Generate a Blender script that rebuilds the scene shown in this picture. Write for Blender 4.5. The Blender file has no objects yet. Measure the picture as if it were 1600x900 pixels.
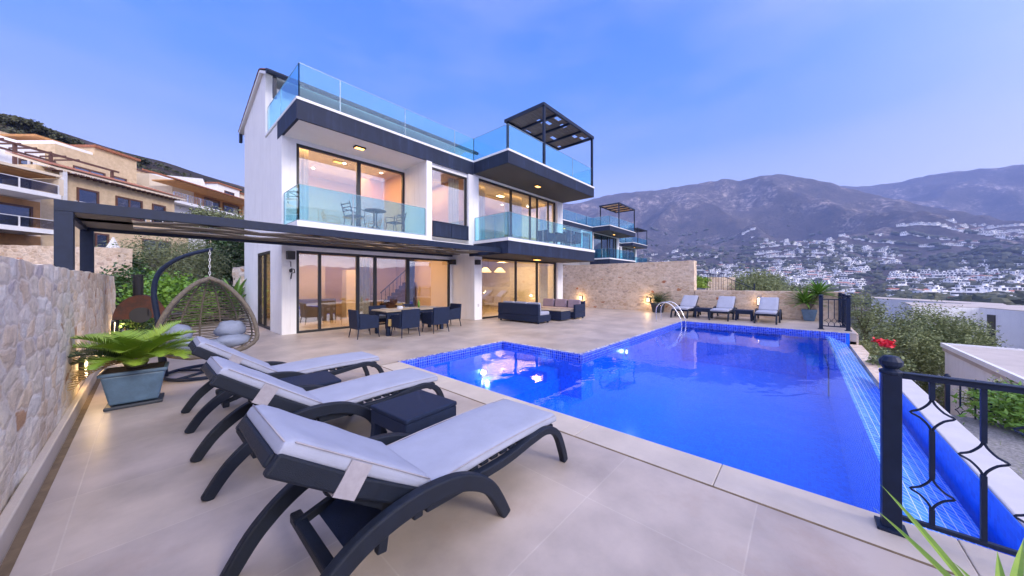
import bpy, bmesh, math, random
import numpy as np
from mathutils import Vector, Matrix, noise
random.seed(7); NPR = np.random.RandomState(11)
S = bpy.context.scene
COL = S.collection
R_ = math.radians

# ------------------------------------------------------------------ camera
YAW = math.atan2(.6655, .7464)
CH = 1.6
cam = bpy.data.cameras.new('camera'); camo = bpy.data.objects.new('camera', cam); COL.objects.link(camo)
cam.sensor_width = 36; cam.lens = 36 * 508 / 1600; cam.shift_y = -10 / 1600
cam.clip_start = .05; cam.clip_end = 30000
camo.location = (0, 0, CH); camo.rotation_euler = (R_(90), 0, YAW - R_(90))
S.camera = camo
S.render.resolution_x = 1024; S.render.resolution_y = 576
S.view_settings.view_transform = 'Standard'; S.view_settings.look = 'None'
S.view_settings.exposure = 1.13; S.view_settings.gamma = 1
S.render.engine = 'CYCLES'
S.cycles.max_bounces = 10; S.cycles.transparent_max_bounces = 24; S.cycles.volume_bounces = 1

FX, FY = .7464, .6655
def W(Rr, F, z): return (F*FX + Rr*FY, F*FY - Rr*FX, z)        # camera-right, camera-forward distances -> world
def PW(px, F, z): return W((px-800)/508*F, F, z)

# ------------------------------------------------------------------ world
wd = bpy.data.worlds.new('World'); S.world = wd; wd.use_nodes = True
nt = wd.node_tree; nt.nodes.clear()
def N(t, typ, **k):
    n = t.nodes.new(typ)
    for a, b in k.items(): setattr(n, a, b)
    return n
SUN_EL, SUN_AZ = R_(28), R_(274)      # azimuth of the direction the light comes FROM, world angle from +X
out = N(nt, 'ShaderNodeOutputWorld'); bg = N(nt, 'ShaderNodeBackground'); nt.links.new(bg.outputs[0], out.inputs[0])
bg.inputs[1].default_value = 0.1
sky = N(nt, 'ShaderNodeTexSky', sky_type='NISHITA', sun_disc=False, sun_elevation=SUN_EL, sun_rotation=R_(90)-SUN_AZ)
tc = N(nt, 'ShaderNodeTexCoord'); sep = N(nt, 'ShaderNodeSeparateXYZ'); nt.links.new(tc.outputs['Generated'], sep.inputs[0])
ramp = N(nt, 'ShaderNodeValToRGB'); nt.links.new(sep.outputs['Z'], ramp.inputs[0])
def lin(h):
    h = h.lstrip('#'); c = [int(h[i:i+2], 16)/255 for i in (0, 2, 4)]
    return tuple(x/12.92 if x < .04045 else ((x+.055)/1.055)**2.4 for x in c) + (1,)
el = ramp.color_ramp.elements
el[0].position = 0.0; el[0].color = (.98, .93, .98, 1)
el[1].position = 1.0; el[1].color = (.03, .16, .75, 1)
for p, c in ((.08, (.98, .97, 1.0, 1)), (.17, (.80, .83, 1.0, 1)), (.25, (.52, .61, 1.0, 1)), (.34, (.17, .36, .98, 1)), (.46, (.04, .25, .95, 1)), (.62, (.01, .19, .92, 1))):
    e = el.new(p); e.color = c
# soft thin dusk cloud
cn = N(nt, 'ShaderNodeTexNoise'); cn.inputs['Scale'].default_value = 2.2; cn.inputs['Detail'].default_value = 5; cn.inputs['Roughness'].default_value = .55
mp = N(nt, 'ShaderNodeMapping'); mp.inputs['Scale'].default_value = (1, 1, 3.2); mp.inputs['Location'].default_value = (.3, 1.7, 0)
nt.links.new(tc.outputs['Generated'], mp.inputs[0]); nt.links.new(mp.outputs[0], cn.inputs[0])
cr = N(nt, 'ShaderNodeMapRange'); cr.inputs[1].default_value = .42; cr.inputs[2].default_value = .8; cr.inputs[3].default_value = 0; cr.inputs[4].default_value = .5
nt.links.new(cn.outputs[0], cr.inputs[0])
cm = N(nt, 'ShaderNodeMixRGB'); nt.links.new(cr.outputs[0], cm.inputs[0]); nt.links.new(ramp.outputs[0], cm.inputs[1]); cm.inputs[2].default_value = (.50, .54, .86, 1)
sc = N(nt, 'ShaderNodeVectorMath', operation='SCALE'); sc.inputs['Scale'].default_value = 5.4; nt.links.new(cm.outputs[0], sc.inputs[0])
sk2 = N(nt, 'ShaderNodeVectorMath', operation='SCALE'); sk2.inputs['Scale'].default_value = .03; nt.links.new(sky.outputs[0], sk2.inputs[0])
ad = N(nt, 'ShaderNodeVectorMath', operation='ADD'); nt.links.new(sc.outputs[0], ad.inputs[0]); nt.links.new(sk2.outputs[0], ad.inputs[1])
# bright warm glow added to the evening sky behind the camera to light walls
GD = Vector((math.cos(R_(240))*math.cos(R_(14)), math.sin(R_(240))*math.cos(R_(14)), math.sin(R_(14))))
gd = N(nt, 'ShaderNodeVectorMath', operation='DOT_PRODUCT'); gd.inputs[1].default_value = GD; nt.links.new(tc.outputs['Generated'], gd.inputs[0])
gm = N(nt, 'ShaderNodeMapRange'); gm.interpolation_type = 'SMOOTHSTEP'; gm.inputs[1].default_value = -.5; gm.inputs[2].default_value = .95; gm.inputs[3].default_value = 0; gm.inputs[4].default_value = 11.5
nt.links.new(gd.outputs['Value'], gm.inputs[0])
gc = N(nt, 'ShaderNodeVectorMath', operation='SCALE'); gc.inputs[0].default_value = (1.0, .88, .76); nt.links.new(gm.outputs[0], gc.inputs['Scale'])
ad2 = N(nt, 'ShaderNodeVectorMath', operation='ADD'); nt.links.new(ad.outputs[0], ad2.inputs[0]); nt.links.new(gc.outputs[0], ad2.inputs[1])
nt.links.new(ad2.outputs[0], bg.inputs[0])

# very soft after-glow light
sl = bpy.data.lights.new('sun', 'SUN'); sl.energy = 1.7; sl.angle = R_(16); sl.color = (1, .88, .78)
so = bpy.data.objects.new('sun', sl); COL.objects.link(so)
dv = Vector((math.cos(SUN_AZ)*math.cos(SUN_EL), math.sin(SUN_AZ)*math.cos(SUN_EL), math.sin(SUN_EL)))
so.rotation_euler = dv.to_track_quat('Z', 'Y').to_euler(); so.location = (0, 0, 30)

# ------------------------------------------------------------------ materials
MATS = {}
def newmat(name):
    m = bpy.data.materials.new(name); m.use_nodes = True; t = m.node_tree; t.nodes.clear()
    o = N(t, 'ShaderNodeOutputMaterial'); return m, t, o
def pbr(name, col, rough=.6, metal=0., var=.12, vs=3., bump=0., bs=60., col2=None, emit=None, es=0, spec=.5, streak=0.):
    """colour with uneven tone (two noise scales) and a fine bump, all in world space"""
    m, t, o = newmat(name); b = N(t, 'ShaderNodeBsdfPrincipled'); t.links.new(b.outputs[0], o.inputs[0])
    g = N(t, 'ShaderNodeNewGeometry')
    n = N(t, 'ShaderNodeTexNoise'); n.inputs['Scale'].default_value = vs; n.inputs['Detail'].default_value = 8; n.inputs['Roughness'].default_value = .65
    t.links.new(g.outputs['Position'], n.inputs[0])
    c = lin(col) if isinstance(col, str) else tuple(col)+(1,)
    if col2 is None: a1 = tuple(max(0, x*(1-var)) for x in c[:3])+(1,); a2 = tuple(min(1, x*(1+var)) for x in c[:3])+(1,)
    else: a1 = c; a2 = lin(col2) if isinstance(col2, str) else tuple(col2)+(1,)
    r = N(t, 'ShaderNodeValToRGB'); r.color_ramp.elements[0].position = .32; r.color_ramp.elements[1].position = .68
    r.color_ramp.elements[0].color = a1; r.color_ramp.elements[1].color = a2
    t.links.new(n.outputs[0], r.inputs[0]); t.links.new(r.outputs[0], b.inputs['Base Color'])
    if streak:          # rain marks: tall thin uneven streaks that belong to the paint
        ms = N(t, 'ShaderNodeMapping'); ms.inputs['Scale'].default_value = (7, 7, .55); t.links.new(g.outputs['Position'], ms.inputs[0])
        ns = N(t, 'ShaderNodeTexNoise'); ns.inputs['Scale'].default_value = 1; ns.inputs['Detail'].default_value = 7; ns.inputs['Roughness'].default_value = .7; t.links.new(ms.outputs[0], ns.inputs[0])
        rs_ = N(t, 'ShaderNodeMapRange'); rs_.inputs[1].default_value = .5; rs_.inputs[2].default_value = .75; rs_.inputs[3].default_value = 1; rs_.inputs[4].default_value = 1-streak; t.links.new(ns.outputs[0], rs_.inputs[0])
        vs_ = N(t, 'ShaderNodeVectorMath', operation='SCALE'); t.links.new(r.outputs[0], vs_.inputs[0]); t.links.new(rs_.outputs[0], vs_.inputs['Scale']); t.links.new(vs_.outputs[0], b.inputs['Base Color'])
    mr = N(t, 'ShaderNodeMapRange'); mr.inputs[3].default_value = max(.02, rough-.08); mr.inputs[4].default_value = min(1, rough+.1)
    t.links.new(n.outputs[0], mr.inputs[0]); t.links.new(mr.outputs[0], b.inputs['Roughness'])
    b.inputs['Metallic'].default_value = metal; b.inputs['Specular IOR Level'].default_value = spec
    if bump:
        n2 = N(t, 'ShaderNodeTexNoise'); n2.inputs['Scale'].default_value = bs; n2.inputs['Detail'].default_value = 5
        t.links.new(g.outputs['Position'], n2.inputs[0])
        bp = N(t, 'ShaderNodeBump'); bp.inputs['Strength'].default_value = bump; bp.inputs['Distance'].default_value = .02
        t.links.new(n2.outputs[0], bp.inputs['Height']); t.links.new(bp.outputs[0], b.inputs['Normal'])
    if emit:
        b.inputs['Emission Color'].default_value = lin(emit); b.inputs['Emission Strength'].default_value = es
    MATS[name] = m; return m
def schlick(t, f0, boost=0., nrm=None, pw=5.):
    """reflectance that is the same from both sides of a thin sheet"""
    g = N(t, 'ShaderNodeNewGeometry'); d = N(t, 'ShaderNodeVectorMath', operation='DOT_PRODUCT')
    t.links.new(g.outputs['Incoming'], d.inputs[0]); t.links.new(nrm if nrm else g.outputs['Normal'], d.inputs[1])
    a = N(t, 'ShaderNodeMath', operation='ABSOLUTE'); t.links.new(d.outputs['Value'], a.inputs[0])
    s1 = N(t, 'ShaderNodeMath', operation='SUBTRACT'); s1.use_clamp = True; s1.inputs[0].default_value = 1; t.links.new(a.outputs[0], s1.inputs[1])
    p = N(t, 'ShaderNodeMath', operation='POWER'); p.inputs[1].default_value = pw; t.links.new(s1.outputs[0], p.inputs[0])
    m = N(t, 'ShaderNodeMath', operation='MULTIPLY_ADD'); m.inputs[1].default_value = 1-f0; m.inputs[2].default_value = f0+boost; m.use_clamp = True; t.links.new(p.outputs[0], m.inputs[0])
    return m.outputs[0]
def glass(name, tint, f0=.05, rough=.0, wav=.0):
    m, t, o = newmat(name)
    tr = N(t, 'ShaderNodeBsdfTransparent'); tr.inputs[0].default_value = tuple(tint)+(1,)
    gl = N(t, 'ShaderNodeBsdfGlossy'); gl.inputs['Roughness'].default_value = rough; gl.inputs[0].default_value = (.95, .98, 1, 1)
    mx = N(t, 'ShaderNodeMixShader'); t.links.new(schlick(t, f0), mx.inputs[0]); t.links.new(tr.outputs[0], mx.inputs[1]); t.links.new(gl.outputs[0], mx.inputs[2])
    if wav:
        g = N(t, 'ShaderNodeNewGeometry'); n = N(t, 'ShaderNodeTexNoise'); n.inputs['Scale'].default_value = .9; t.links.new(g.outputs['Position'], n.inputs[0])
        bp = N(t, 'ShaderNodeBump'); bp.inputs['Strength'].default_value = wav; bp.inputs['Distance'].default_value = .02
        t.links.new(n.outputs[0], bp.inputs['Height']); t.links.new(bp.outputs[0], gl.inputs['Normal'])
    t.links.new(mx.outputs[0], o.inputs[0]); MATS[name] = m; return m
def emis(name, col, s):
    m, t, o = newmat(name); e = N(t, 'ShaderNodeEmission'); e.inputs[0].default_value = lin(col); e.inputs[1].default_value = s
    t.links.new(e.outputs[0], o.inputs[0]); MATS[name] = m; return m

pbr('white_plaster', (.85, .85, .85), .75, streak=.13, var=.035, vs=1.4, bump=.12, bs=90)
pbr('soffit_plaster', (.78, .77, .76), .8, var=.04, vs=1, bump=.1, bs=60)
pbr('white_sill', (.82, .82, .82), .55, var=.04, vs=4)
pbr('dark_fascia', (.015, .024, .055), .62, spec=.3, streak=-.8, var=.25, vs=1.6, bump=.15, bs=70)
pbr('dark_soffit', (.07, .062, .055), .8, var=.1, vs=2, bump=.1, bs=60)
pbr('dark_metal', (.009, .018, .046), .45, spec=.3, metal=.0, var=.2, vs=9, bump=.05, bs=200)
pbr('window_metal', (.018, .019, .023), .4, var=.15, vs=9)
pbr('steel', (.75, .76, .78), .16, metal=1, var=.05)
pbr('wicker', (.010, .020, .055), .6, spec=.3, var=.2, vs=14, bump=.5, bs=240)
pbr('lounger_resin', (.006, .011, .024), .5, spec=.35, var=.25, vs=12, bump=.3, bs=320)
pbr('interior_wall', (.66, .50, .36), .8, var=.03)
pbr('interior_white', (.74, .64, .54), .8, var=.03)
pbr('orange_wall', (.62, .33, .13), .8, var=.05)
pbr('interior_floor', (.42, .35, .28), .35, var=.1, vs=2)
pbr('curtain', (.72, .62, .46), .85, var=.08, vs=6)
pbr('curtain_grey', (.16, .14, .14), .85, var=.12, vs=6)
pbr('dark_wood', (.09, .045, .025), .45, var=.3, vs=6)
pbr('table_top', (.42, .34, .24), .4, var=.15, vs=5)
pbr('grey_plank', (.13, .112, .095), .7, var=.16, vs=4, bump=.2, bs=40)
pbr('orange_lit_plank', (.70, .40, .18), .7, var=.2, vs=4)
pbr('terracotta', (.34, .13, .065), .8, var=.35, vs=5, bump=.3, bs=30)
pbr('blue_pot', (.09, .16, .25), .42, var=.25, vs=5, bump=.1, bs=30)
pbr('dark_pot', (.03, .04, .06), .5, var=.2, vs=5)
pbr('soil', (.05, .032, .02), .95, var=.4, vs=20, bump=.8, bs=40)
pbr('rattan', (.155, .13, .10), .7, var=.3, vs=22, bump=.6, bs=190)
pbr('rusty_iron', (.05, .03, .024), .7, metal=.3, var=.5, vs=6, bump=.3, bs=60, col2=(.16, .05, .025))
pbr('black_iron', (.02, .02, .022), .5, var=.2)
pbr('coping', (.55, .48, .40), .5, var=.1, vs=2.2, bump=.12, bs=70)
pbr('kerb_stone', (.60, .58, .58), .6, var=.07, vs=3, bump=.12, bs=50)
pbr('joint', (.17, .12, .07), .9, var=.3, vs=9)
pbr('cushion_lilac', (.35, .375, .47), .9, var=.06, vs=5, bump=.25, bs=260)
pbr('cushion_blue', (.26, .30, .40), .9, var=.1, vs=6, bump=.3, bs=200)
pbr('cushion_tan', (.40, .31, .26), .9, var=.1, vs=6, bump=.3, bs=200)
pbr('tape', (.36, .34, .38), .9, var=.12, vs=20)
pbr('bark', (.10, .08, .06), .9, var=.3, vs=14, bump=.9, bs=30)
pbr('olive_leaf', (.10, .13, .05), .6, col2=(.22, .25, .12), vs=1.6)
pbr('dark_leaf', (.022, .055, .014), .5, col2=(.05, .11, .022), vs=1.3)
pbr('bright_leaf', (.085, .21, .02), .45, col2=(.16, .31, .035), vs=1.7)
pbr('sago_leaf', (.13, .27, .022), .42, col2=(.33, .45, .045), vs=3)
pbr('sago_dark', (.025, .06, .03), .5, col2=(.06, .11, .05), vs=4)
pbr('sago_dry', (.42, .33, .09), .7, col2=(.45, .24, .12), vs=6)
pbr('hedge_leaf', (.12, .16, .055), .6, col2=(.27, .31, .13), vs=1.2)
pbr('red_flower', (.7, .02, .04), .6)
pbr('gravel', (.26, .255, .25), .95, var=.45, vs=26, bump=1, bs=45)
pbr('earth', (.17, .12, .085), .95, var=.4, vs=6, bump=.9, bs=20)
pbr('cream_plaster', (.74, .63, .48), .85, var=.08, vs=.6, bump=.2, bs=20)
pbr('hill_stone', (.72, .56, .36), .9, col2=(.56, .42, .26), vs=2.2, bump=.6, bs=8)
pbr('hill_orange', (.50, .25, .09), .8, var=.2, vs=2)
pbr('brown_frame', (.12, .055, .04), .6, var=.2)
pbr('far_white', (.93, .90, .86), .8, var=.12, vs=.05)
pbr('far_window', (.06, .07, .09), .4, var=.2)
pbr('far_roof', (.42, .16, .10), .8, var=.2, vs=.05)
pbr('flat_roof', (.52, .46, .41), .85, var=.1, vs=1.2, bump=.2, bs=30)
pbr('scrub_leaf', (.05, .065, .03), .8, col2=(.11, .11, .06), vs=.02)
pbr('cable_white', (.7, .7, .7), .5)
glass('pane', (.90, .93, .95), .22, wav=.12)
glass('rail_glass', (.62, .90, .96), .09)
glass('tint_pane', (.45, .65, .72), .2, wav=.12)
emis('lamp_warm', '#ffd9a0', 14)
emis('lamp_soffit', '#ffb45c', 3.4)
emis('lamp_wall', '#ffe0b0', 6)
emis('lamp_pool', '#d8ffff', 1.4)
emis('lamp_ceiling', '#ffe9c8', 9)

def stone_wall_mat(name, scale, cols, mortar, bump=.6, rnd=.8):
    """rubble masonry: uneven cells with soft joints, several stone colours, stains"""
    m, t, o = newmat(name); b = N(t, 'ShaderNodeBsdfPrincipled'); t.links.new(b.outputs[0], o.inputs[0])
    g = N(t, 'ShaderNodeNewGeometry')
    mpn = N(t, 'ShaderNodeMapping'); mpn.inputs['Scale'].default_value = (scale*.75, scale*.75, scale*1.5); t.links.new(g.outputs['Position'], mpn.inputs[0])
    wn = N(t, 'ShaderNodeTexNoise'); wn.inputs['Scale'].default_value = 2.2; wn.inputs['Detail'].default_value = 4; t.links.new(mpn.outputs[0], wn.inputs[0])
    wsc = N(t, 'ShaderNodeVectorMath', operation='SCALE'); wsc.inputs['Scale'].default_value = .55; t.links.new(wn.outputs['Color'], wsc.inputs[0])
    wa = N(t, 'ShaderNodeVectorMath', operation='ADD'); t.links.new(mpn.outputs[0], wa.inputs[0]); t.links.new(wsc.outputs[0], wa.inputs[1])
    v = N(t, 'ShaderNodeTexVoronoi'); v.inputs['Randomness'].default_value = rnd; v.inputs['Scale'].default_value = 1; t.links.new(wa.outputs[0], v.inputs[0])
    ve = N(t, 'ShaderNodeTexVoronoi', feature='DISTANCE_TO_EDGE'); ve.inputs['Randomness'].default_value = rnd; ve.inputs['Scale'].default_value = 1; t.links.new(wa.outputs[0], ve.inputs[0])
    sp = N(t, 'ShaderNodeSeparateColor'); t.links.new(v.outputs['Color'], sp.inputs[0])
    r = N(t, 'ShaderNodeValToRGB'); r.color_ramp.interpolation = 'CONSTANT'; E = r.color_ramp.elements
    E[0].position = 0; E[0].color = tuple(cols[0][1])+(1,); E[1].position = cols[1][0]; E[1].color = tuple(cols[1][1])+(1,)
    for p, c in cols[2:]:
        e = E.new(p); e.color = tuple(c)+(1,)
    t.links.new(sp.outputs[0], r.inputs[0])
    n1 = N(t, 'ShaderNodeTexNoise'); n1.inputs['Scale'].default_value = 9; n1.inputs['Detail'].default_value = 9; n1.inputs['Roughness'].default_value = .7; t.links.new(g.outputs['Position'], n1.inputs[0])
    mrn = N(t, 'ShaderNodeMapRange'); mrn.inputs[1].default_value = .3; mrn.inputs[2].default_value = .7; mrn.inputs[3].default_value = .72; mrn.inputs[4].default_value = 1.22; t.links.new(n1.outputs[0], mrn.inputs[0])
    mul = N(t, 'ShaderNodeVectorMath', operation='SCALE'); t.links.new(r.outputs[0], mul.inputs[0]); t.links.new(mrn.outputs[0], mul.inputs['Scale'])
    # mineral stains with ragged outline
    n3 = N(t, 'ShaderNodeTexNoise'); n3.inputs['Scale'].default_value = 1.3; n3.inputs['Detail'].default_value = 7; n3.inputs['Roughness'].default_value = .6; t.links.new(g.outputs['Position'], n3.inputs[0])
    m3 = N(t, 'ShaderNodeMapRange'); m3.inputs[1].default_value = .52; m3.inputs[2].default_value = .70; m3.inputs[3].default_value = 0; m3.inputs[4].default_value = .55; t.links.new(n3.outputs[0], m3.inputs[0])
    mx0 = N(t, 'ShaderNodeMixRGB'); t.links.new(m3.outputs[0], mx0.inputs[0]); t.links.new(mul.outputs[0], mx0.inputs[1]); mx0.inputs[2].default_value = (.52, .34, .2, 1)
    em = N(t, 'ShaderNodeMapRange'); em.inputs[1].default_value = .0; em.inputs[2].default_value = .12; t.links.new(ve.outputs['Distance'], em.inputs[0])
    mx = N(t, 'ShaderNodeMixRGB'); t.links.new(em.outputs[0], mx.inputs[0]); mx.inputs[1].default_value = tuple(mortar)+(1,); t.links.new(mx0.outputs[0], mx.inputs[2])
    t.links.new(mx.outputs[0], b.inputs['Base Color']); b.inputs['Roughness'].default_value = .85; b.inputs['Specular IOR Level'].default_value = .25
    em2 = N(t, 'ShaderNodeMapRange'); em2.inputs[1].default_value = 0; em2.inputs[2].default_value = .22; t.links.new(ve.outputs['Distance'], em2.inputs[0])
    hm = N(t, 'ShaderNodeMath', operation='MULTIPLY_ADD'); t.links.new(n1.outputs[0], hm.inputs[0]); hm.inputs[1].default_value = .9; t.links.new(em2.outputs[0], hm.inputs[2])
    bp = N(t, 'ShaderNodeBump'); bp.inputs['Strength'].default_value = bump; bp.inputs['Distance'].default_value = .035
    t.links.new(hm.outputs[0], bp.inputs['Height']); t.links.new(bp.outputs[0], b.inputs['Normal'])
    MATS[name] = m
stone_wall_mat('rubble_stone', 4.4, [(0, (.80, .69, .52)), (.22, (.88, .79, .64)), (.44, (.76, .62, .45)), (.60, (.82, .65, .44)), (.74, (.89, .82, .69)), (.90, (.55, .33, .18)), (.92, (.64, .56, .50))], (.80, .69, .55), .32)
stone_wall_mat('beige_stone', 4.6, [(0, (.64, .50, .37)), (.3, (.74, .60, .46)), (.55, (.60, .46, .33)), (.8, (.70, .58, .46)), (.94, (.48, .20, .10)), (.96, (.48, .37, .29))], (.70, .57, .44), .3)

def tile_mat(name, c1, c2, mortar, w, h, off=.5, msize=.006, rough=.45, stain=.1, bump=.2, mix=(.35, .62), loc=(0, 0, 0)):
    m, t, o = newmat(name); b = N(t, 'ShaderNodeBsdfPrincipled'); t.links.new(b.outputs[0], o.inputs[0])
    g = N(t, 'ShaderNodeNewGeometry')
    mpn = N(t, 'ShaderNodeMapping'); mpn.inputs['Location'].default_value = loc; t.links.new(g.outputs['Position'], mpn.inputs[0])
    br = N(t, 'ShaderNodeTexBrick'); br.offset = off; br.squash = 1; t.links.new(mpn.outputs[0], br.inputs[0])
    br.inputs['Scale'].default_value = 1; br.inputs['Mortar Size'].default_value = msize; br.inputs['Mortar Smooth'].default_value = .3
    br.inputs['Brick Width'].default_value = w; br.inputs['Row Height'].default_value = h
    br.inputs['Color1'].default_value = tuple(c1)+(1,); br.inputs['Color2'].default_value = tuple(c2)+(1,); br.inputs['Mortar'].default_value = tuple(mortar)+(1,)
    n = N(t, 'ShaderNodeTexNoise'); n.inputs['Scale'].default_value = 1.1; n.inputs['Detail'].default_value = 7; n.inputs['Roughness'].default_value = .6; t.links.new(g.outputs['Position'], n.inputs[0])
    mr = N(t, 'ShaderNodeMapRange'); mr.inputs[1].default_value = mix[0]; mr.inputs[2].default_value = mix[1]; mr.inputs[3].default_value = 1-stain; mr.inputs[4].default_value = 1+stain*.7; t.links.new(n.outputs[0], mr.inputs[0])
    sc = N(t, 'ShaderNodeVectorMath', operation='SCALE'); t.links.new(br.outputs['Color'], sc.inputs[0]); t.links.new(mr.outputs[0], sc.inputs['Scale'])
    n4 = N(t, 'ShaderNodeTexNoise'); n4.inputs['Scale'].default_value = .55; n4.inputs['Detail'].default_value = 9; n4.inputs['Roughness'].default_value = .72; t.links.new(mpn.outputs[0], n4.inputs[0])
    m4 = N(t, 'ShaderNodeMapRange'); m4.inputs[1].default_value = .56; m4.inputs[2].default_value = .74; m4.inputs[3].default_value = 0; m4.inputs[4].default_value = stain*2.6; t.links.new(n4.outputs[0], m4.inputs[0])
    mx = N(t, 'ShaderNodeMixRGB'); t.links.new(m4.outputs[0], mx.inputs[0]); t.links.new(sc.outputs[0], mx.inputs[1]); mx.inputs[2].default_value = (c1[0]*.8, c1[1]*.62, c1[2]*.5, 1)
    t.links.new(mx.outputs[0], b.inputs['Base Color'])
    rr = N(t, 'ShaderNodeMapRange'); rr.inputs[3].default_value = rough-.1; rr.inputs[4].default_value = rough+.14; t.links.new(n.outputs[0], rr.inputs[0]); t.links.new(rr.outputs[0], b.inputs['Roughness'])
    bp = N(t, 'ShaderNodeBump'); bp.invert = True; bp.inputs['Strength'].default_value = bump; bp.inputs['Distance'].default_value = .006
    t.links.new(br.outputs['Fac'], bp.inputs['Height']); t.links.new(bp.outputs[0], b.inputs['Normal'])
    MATS[name] = m
tile_mat('deck_tile', (.475, .405, .345), (.43, .365, .32), (.515, .45, .385), 1.26, .95, 0, .005, .40, .22, loc=(.35, -.24, 0))
def mosaic(name, cols, size, grout, rough=.2, em=0):
    """small square tiles, any face direction: 3-D grid with random colour per cell"""
    m, t, o = newmat(name); b = N(t, 'ShaderNodeBsdfPrincipled'); t.links.new(b.outputs[0], o.inputs[0])
    g = N(t, 'ShaderNodeNewGeometry'); sc = N(t, 'ShaderNodeVectorMath', operation='SCALE'); sc.inputs['Scale'].default_value = 1/size; t.links.new(g.outputs['Position'], sc.inputs[0])
    of = N(t, 'ShaderNodeVectorMath', operation='ADD'); of.inputs[1].default_value = (.27, .31, .36); t.links.new(sc.outputs[0], of.inputs[0])
    fl = N(t, 'ShaderNodeVectorMath', operation='FLOOR'); t.links.new(of.outputs[0], fl.inputs[0])
    wn = N(t, 'ShaderNodeTexWhiteNoise', noise_dimensions='3D'); t.links.new(fl.outputs[0], wn.inputs[0])
    r = N(t, 'ShaderNodeValToRGB'); r.color_ramp.interpolation = 'CONSTANT'; E = r.color_ramp.elements
    E[0].color = tuple(cols[0][1])+(1,); E[1].position = cols[1][0]; E[1].color = tuple(cols[1][1])+(1,)
    for p, c in cols[2:]:
        e = E.new(p); e.color = tuple(c)+(1,)
    t.links.new(wn.outputs['Value'], r.inputs[0])
    fr = N(t, 'ShaderNodeVectorMath', operation='FRACTION'); t.links.new(of.outputs[0], fr.inputs[0])
    ax = N(t, 'ShaderNodeVectorMath', operation='ABSOLUTE'); s2 = N(t, 'ShaderNodeVectorMath', operation='SUBTRACT'); s2.inputs[1].default_value = (.5, .5, .5)
    t.links.new(fr.outputs[0], s2.inputs[0]); t.links.new(s2.outputs[0], ax.inputs[0])
    # ignore the axis along the face normal
    an = N(t, 'ShaderNodeVectorMath', operation='ABSOLUTE'); t.links.new(g.outputs['True Normal'], an.inputs[0])
    i1 = N(t, 'ShaderNodeVectorMath', operation='SUBTRACT'); i1.inputs[0].default_value = (1.8, 1.8, 1.8); t.links.new(an.outputs[0], i1.inputs[1]); inv = N(t, 'ShaderNodeVectorMath', operation='FLOOR'); t.links.new(i1.outputs[0], inv.inputs[0])
    ml = N(t, 'ShaderNodeVectorMath', operation='MULTIPLY'); t.links.new(ax.outputs[0], ml.inputs[0]); t.links.new(inv.outputs[0], ml.inputs[1])
    s3 = N(t, 'ShaderNodeSeparateXYZ'); t.links.new(ml.outputs[0], s3.inputs[0])
    m1 = N(t, 'ShaderNodeMath', operation='MAXIMUM'); m2 = N(t, 'ShaderNodeMath', operation='MAXIMUM')
    t.links.new(s3.outputs[0], m1.inputs[0]); t.links.new(s3.outputs[1], m1.inputs[1]); t.links.new(m1.outputs[0], m2.inputs[0]); t.links.new(s3.outputs[2], m2.inputs[1])
    gt = N(t, 'ShaderNodeMath', operation='GREATER_THAN'); gt.inputs[1].default_value = .455; t.links.new(m2.outputs[0], gt.inputs[0])
    mx = N(t, 'ShaderNodeMixRGB'); t.links.new(gt.outputs[0], mx.inputs[0]); t.links.new(r.outputs[0], mx.inputs[1]); mx.inputs[2].default_value = tuple(grout)+(1,)
    t.links.new(mx.outputs[0], b.inputs['Base Color']); b.inputs['Roughness'].default_value = rough
    MATS[name] = m
mosaic('pool_tile', [(0, (.002, .145, .86)), (.3, (.003, .16, .92)), (.6, (.002, .13, .80)), (.85, (.004, .18, .94))], .05, (.004, .19, .9), .25)
mosaic('band_tile', [(0, (.008, .05, .55)), (.4, (.02, .09, .72)), (.75, (.004, .03, .42))], .055, (.34, .42, .72), .25)
mosaic('trim_tile', [(0, (.02, .05, .55)), (.3, (.5, .54, .62)), (.5, (.01, .02, .22)), (.7, (.66, .67, .68))], .042, (.62, .62, .66), .3)
mosaic('weir_tile', [(0, (.05, .26, .92)), (.4, (.09, .34, .95)), (.75, (.03, .19, .88))], .07, (.62, .74, .97), .12)

def water_mat(name, tint, bumps, ior=1.33):
    m, t, o = newmat(name)
    tr = N(t, 'ShaderNodeBsdfTransparent'); tr.inputs[0].default_value = tuple(tint)+(1,)
    gl = N(t, 'ShaderNodeBsdfGlossy'); gl.inputs['Roughness'].default_value = .02
    g = N(t, 'ShaderNodeNewGeometry'); prev = None
    for sx, sy, st, dist in bumps:
        mpn = N(t, 'ShaderNodeMapping'); mpn.inputs['Scale'].default_value = (sx, sy, 1); mpn.inputs['Rotation'].default_value = (0, 0, .5*sx); t.links.new(g.outputs['Position'], mpn.inputs[0])
        n = N(t, 'ShaderNodeTexNoise'); n.inputs['Scale'].default_value = 1; n.inputs['Detail'].default_value = 3; n.inputs['Roughness'].default_value = .5; n.inputs['Distortion'].default_value = .6; t.links.new(mpn.outputs[0], n.inputs[0])
        bp = N(t, 'ShaderNodeBump'); bp.inputs['Strength'].default_value = st; bp.inputs['Distance'].default_value = dist; t.links.new(n.outputs[0], bp.inputs['Height'])
        if prev: t.links.new(prev.outputs[0], bp.inputs['Normal'])
        prev = bp
    t.links.new(prev.outputs[0], gl.inputs['Normal']); fr = schlick(t, .02, 0, prev.outputs[0], 4.5)
    mx = N(t, 'ShaderNodeMixShader'); t.links.new(fr, mx.inputs[0]); t.links.new(tr.outputs[0], mx.inputs[1]); t.links.new(gl.outputs[0], mx.inputs[2])
    t.links.new(mx.outputs[0], o.inputs[0]); MATS[name] = m
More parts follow.
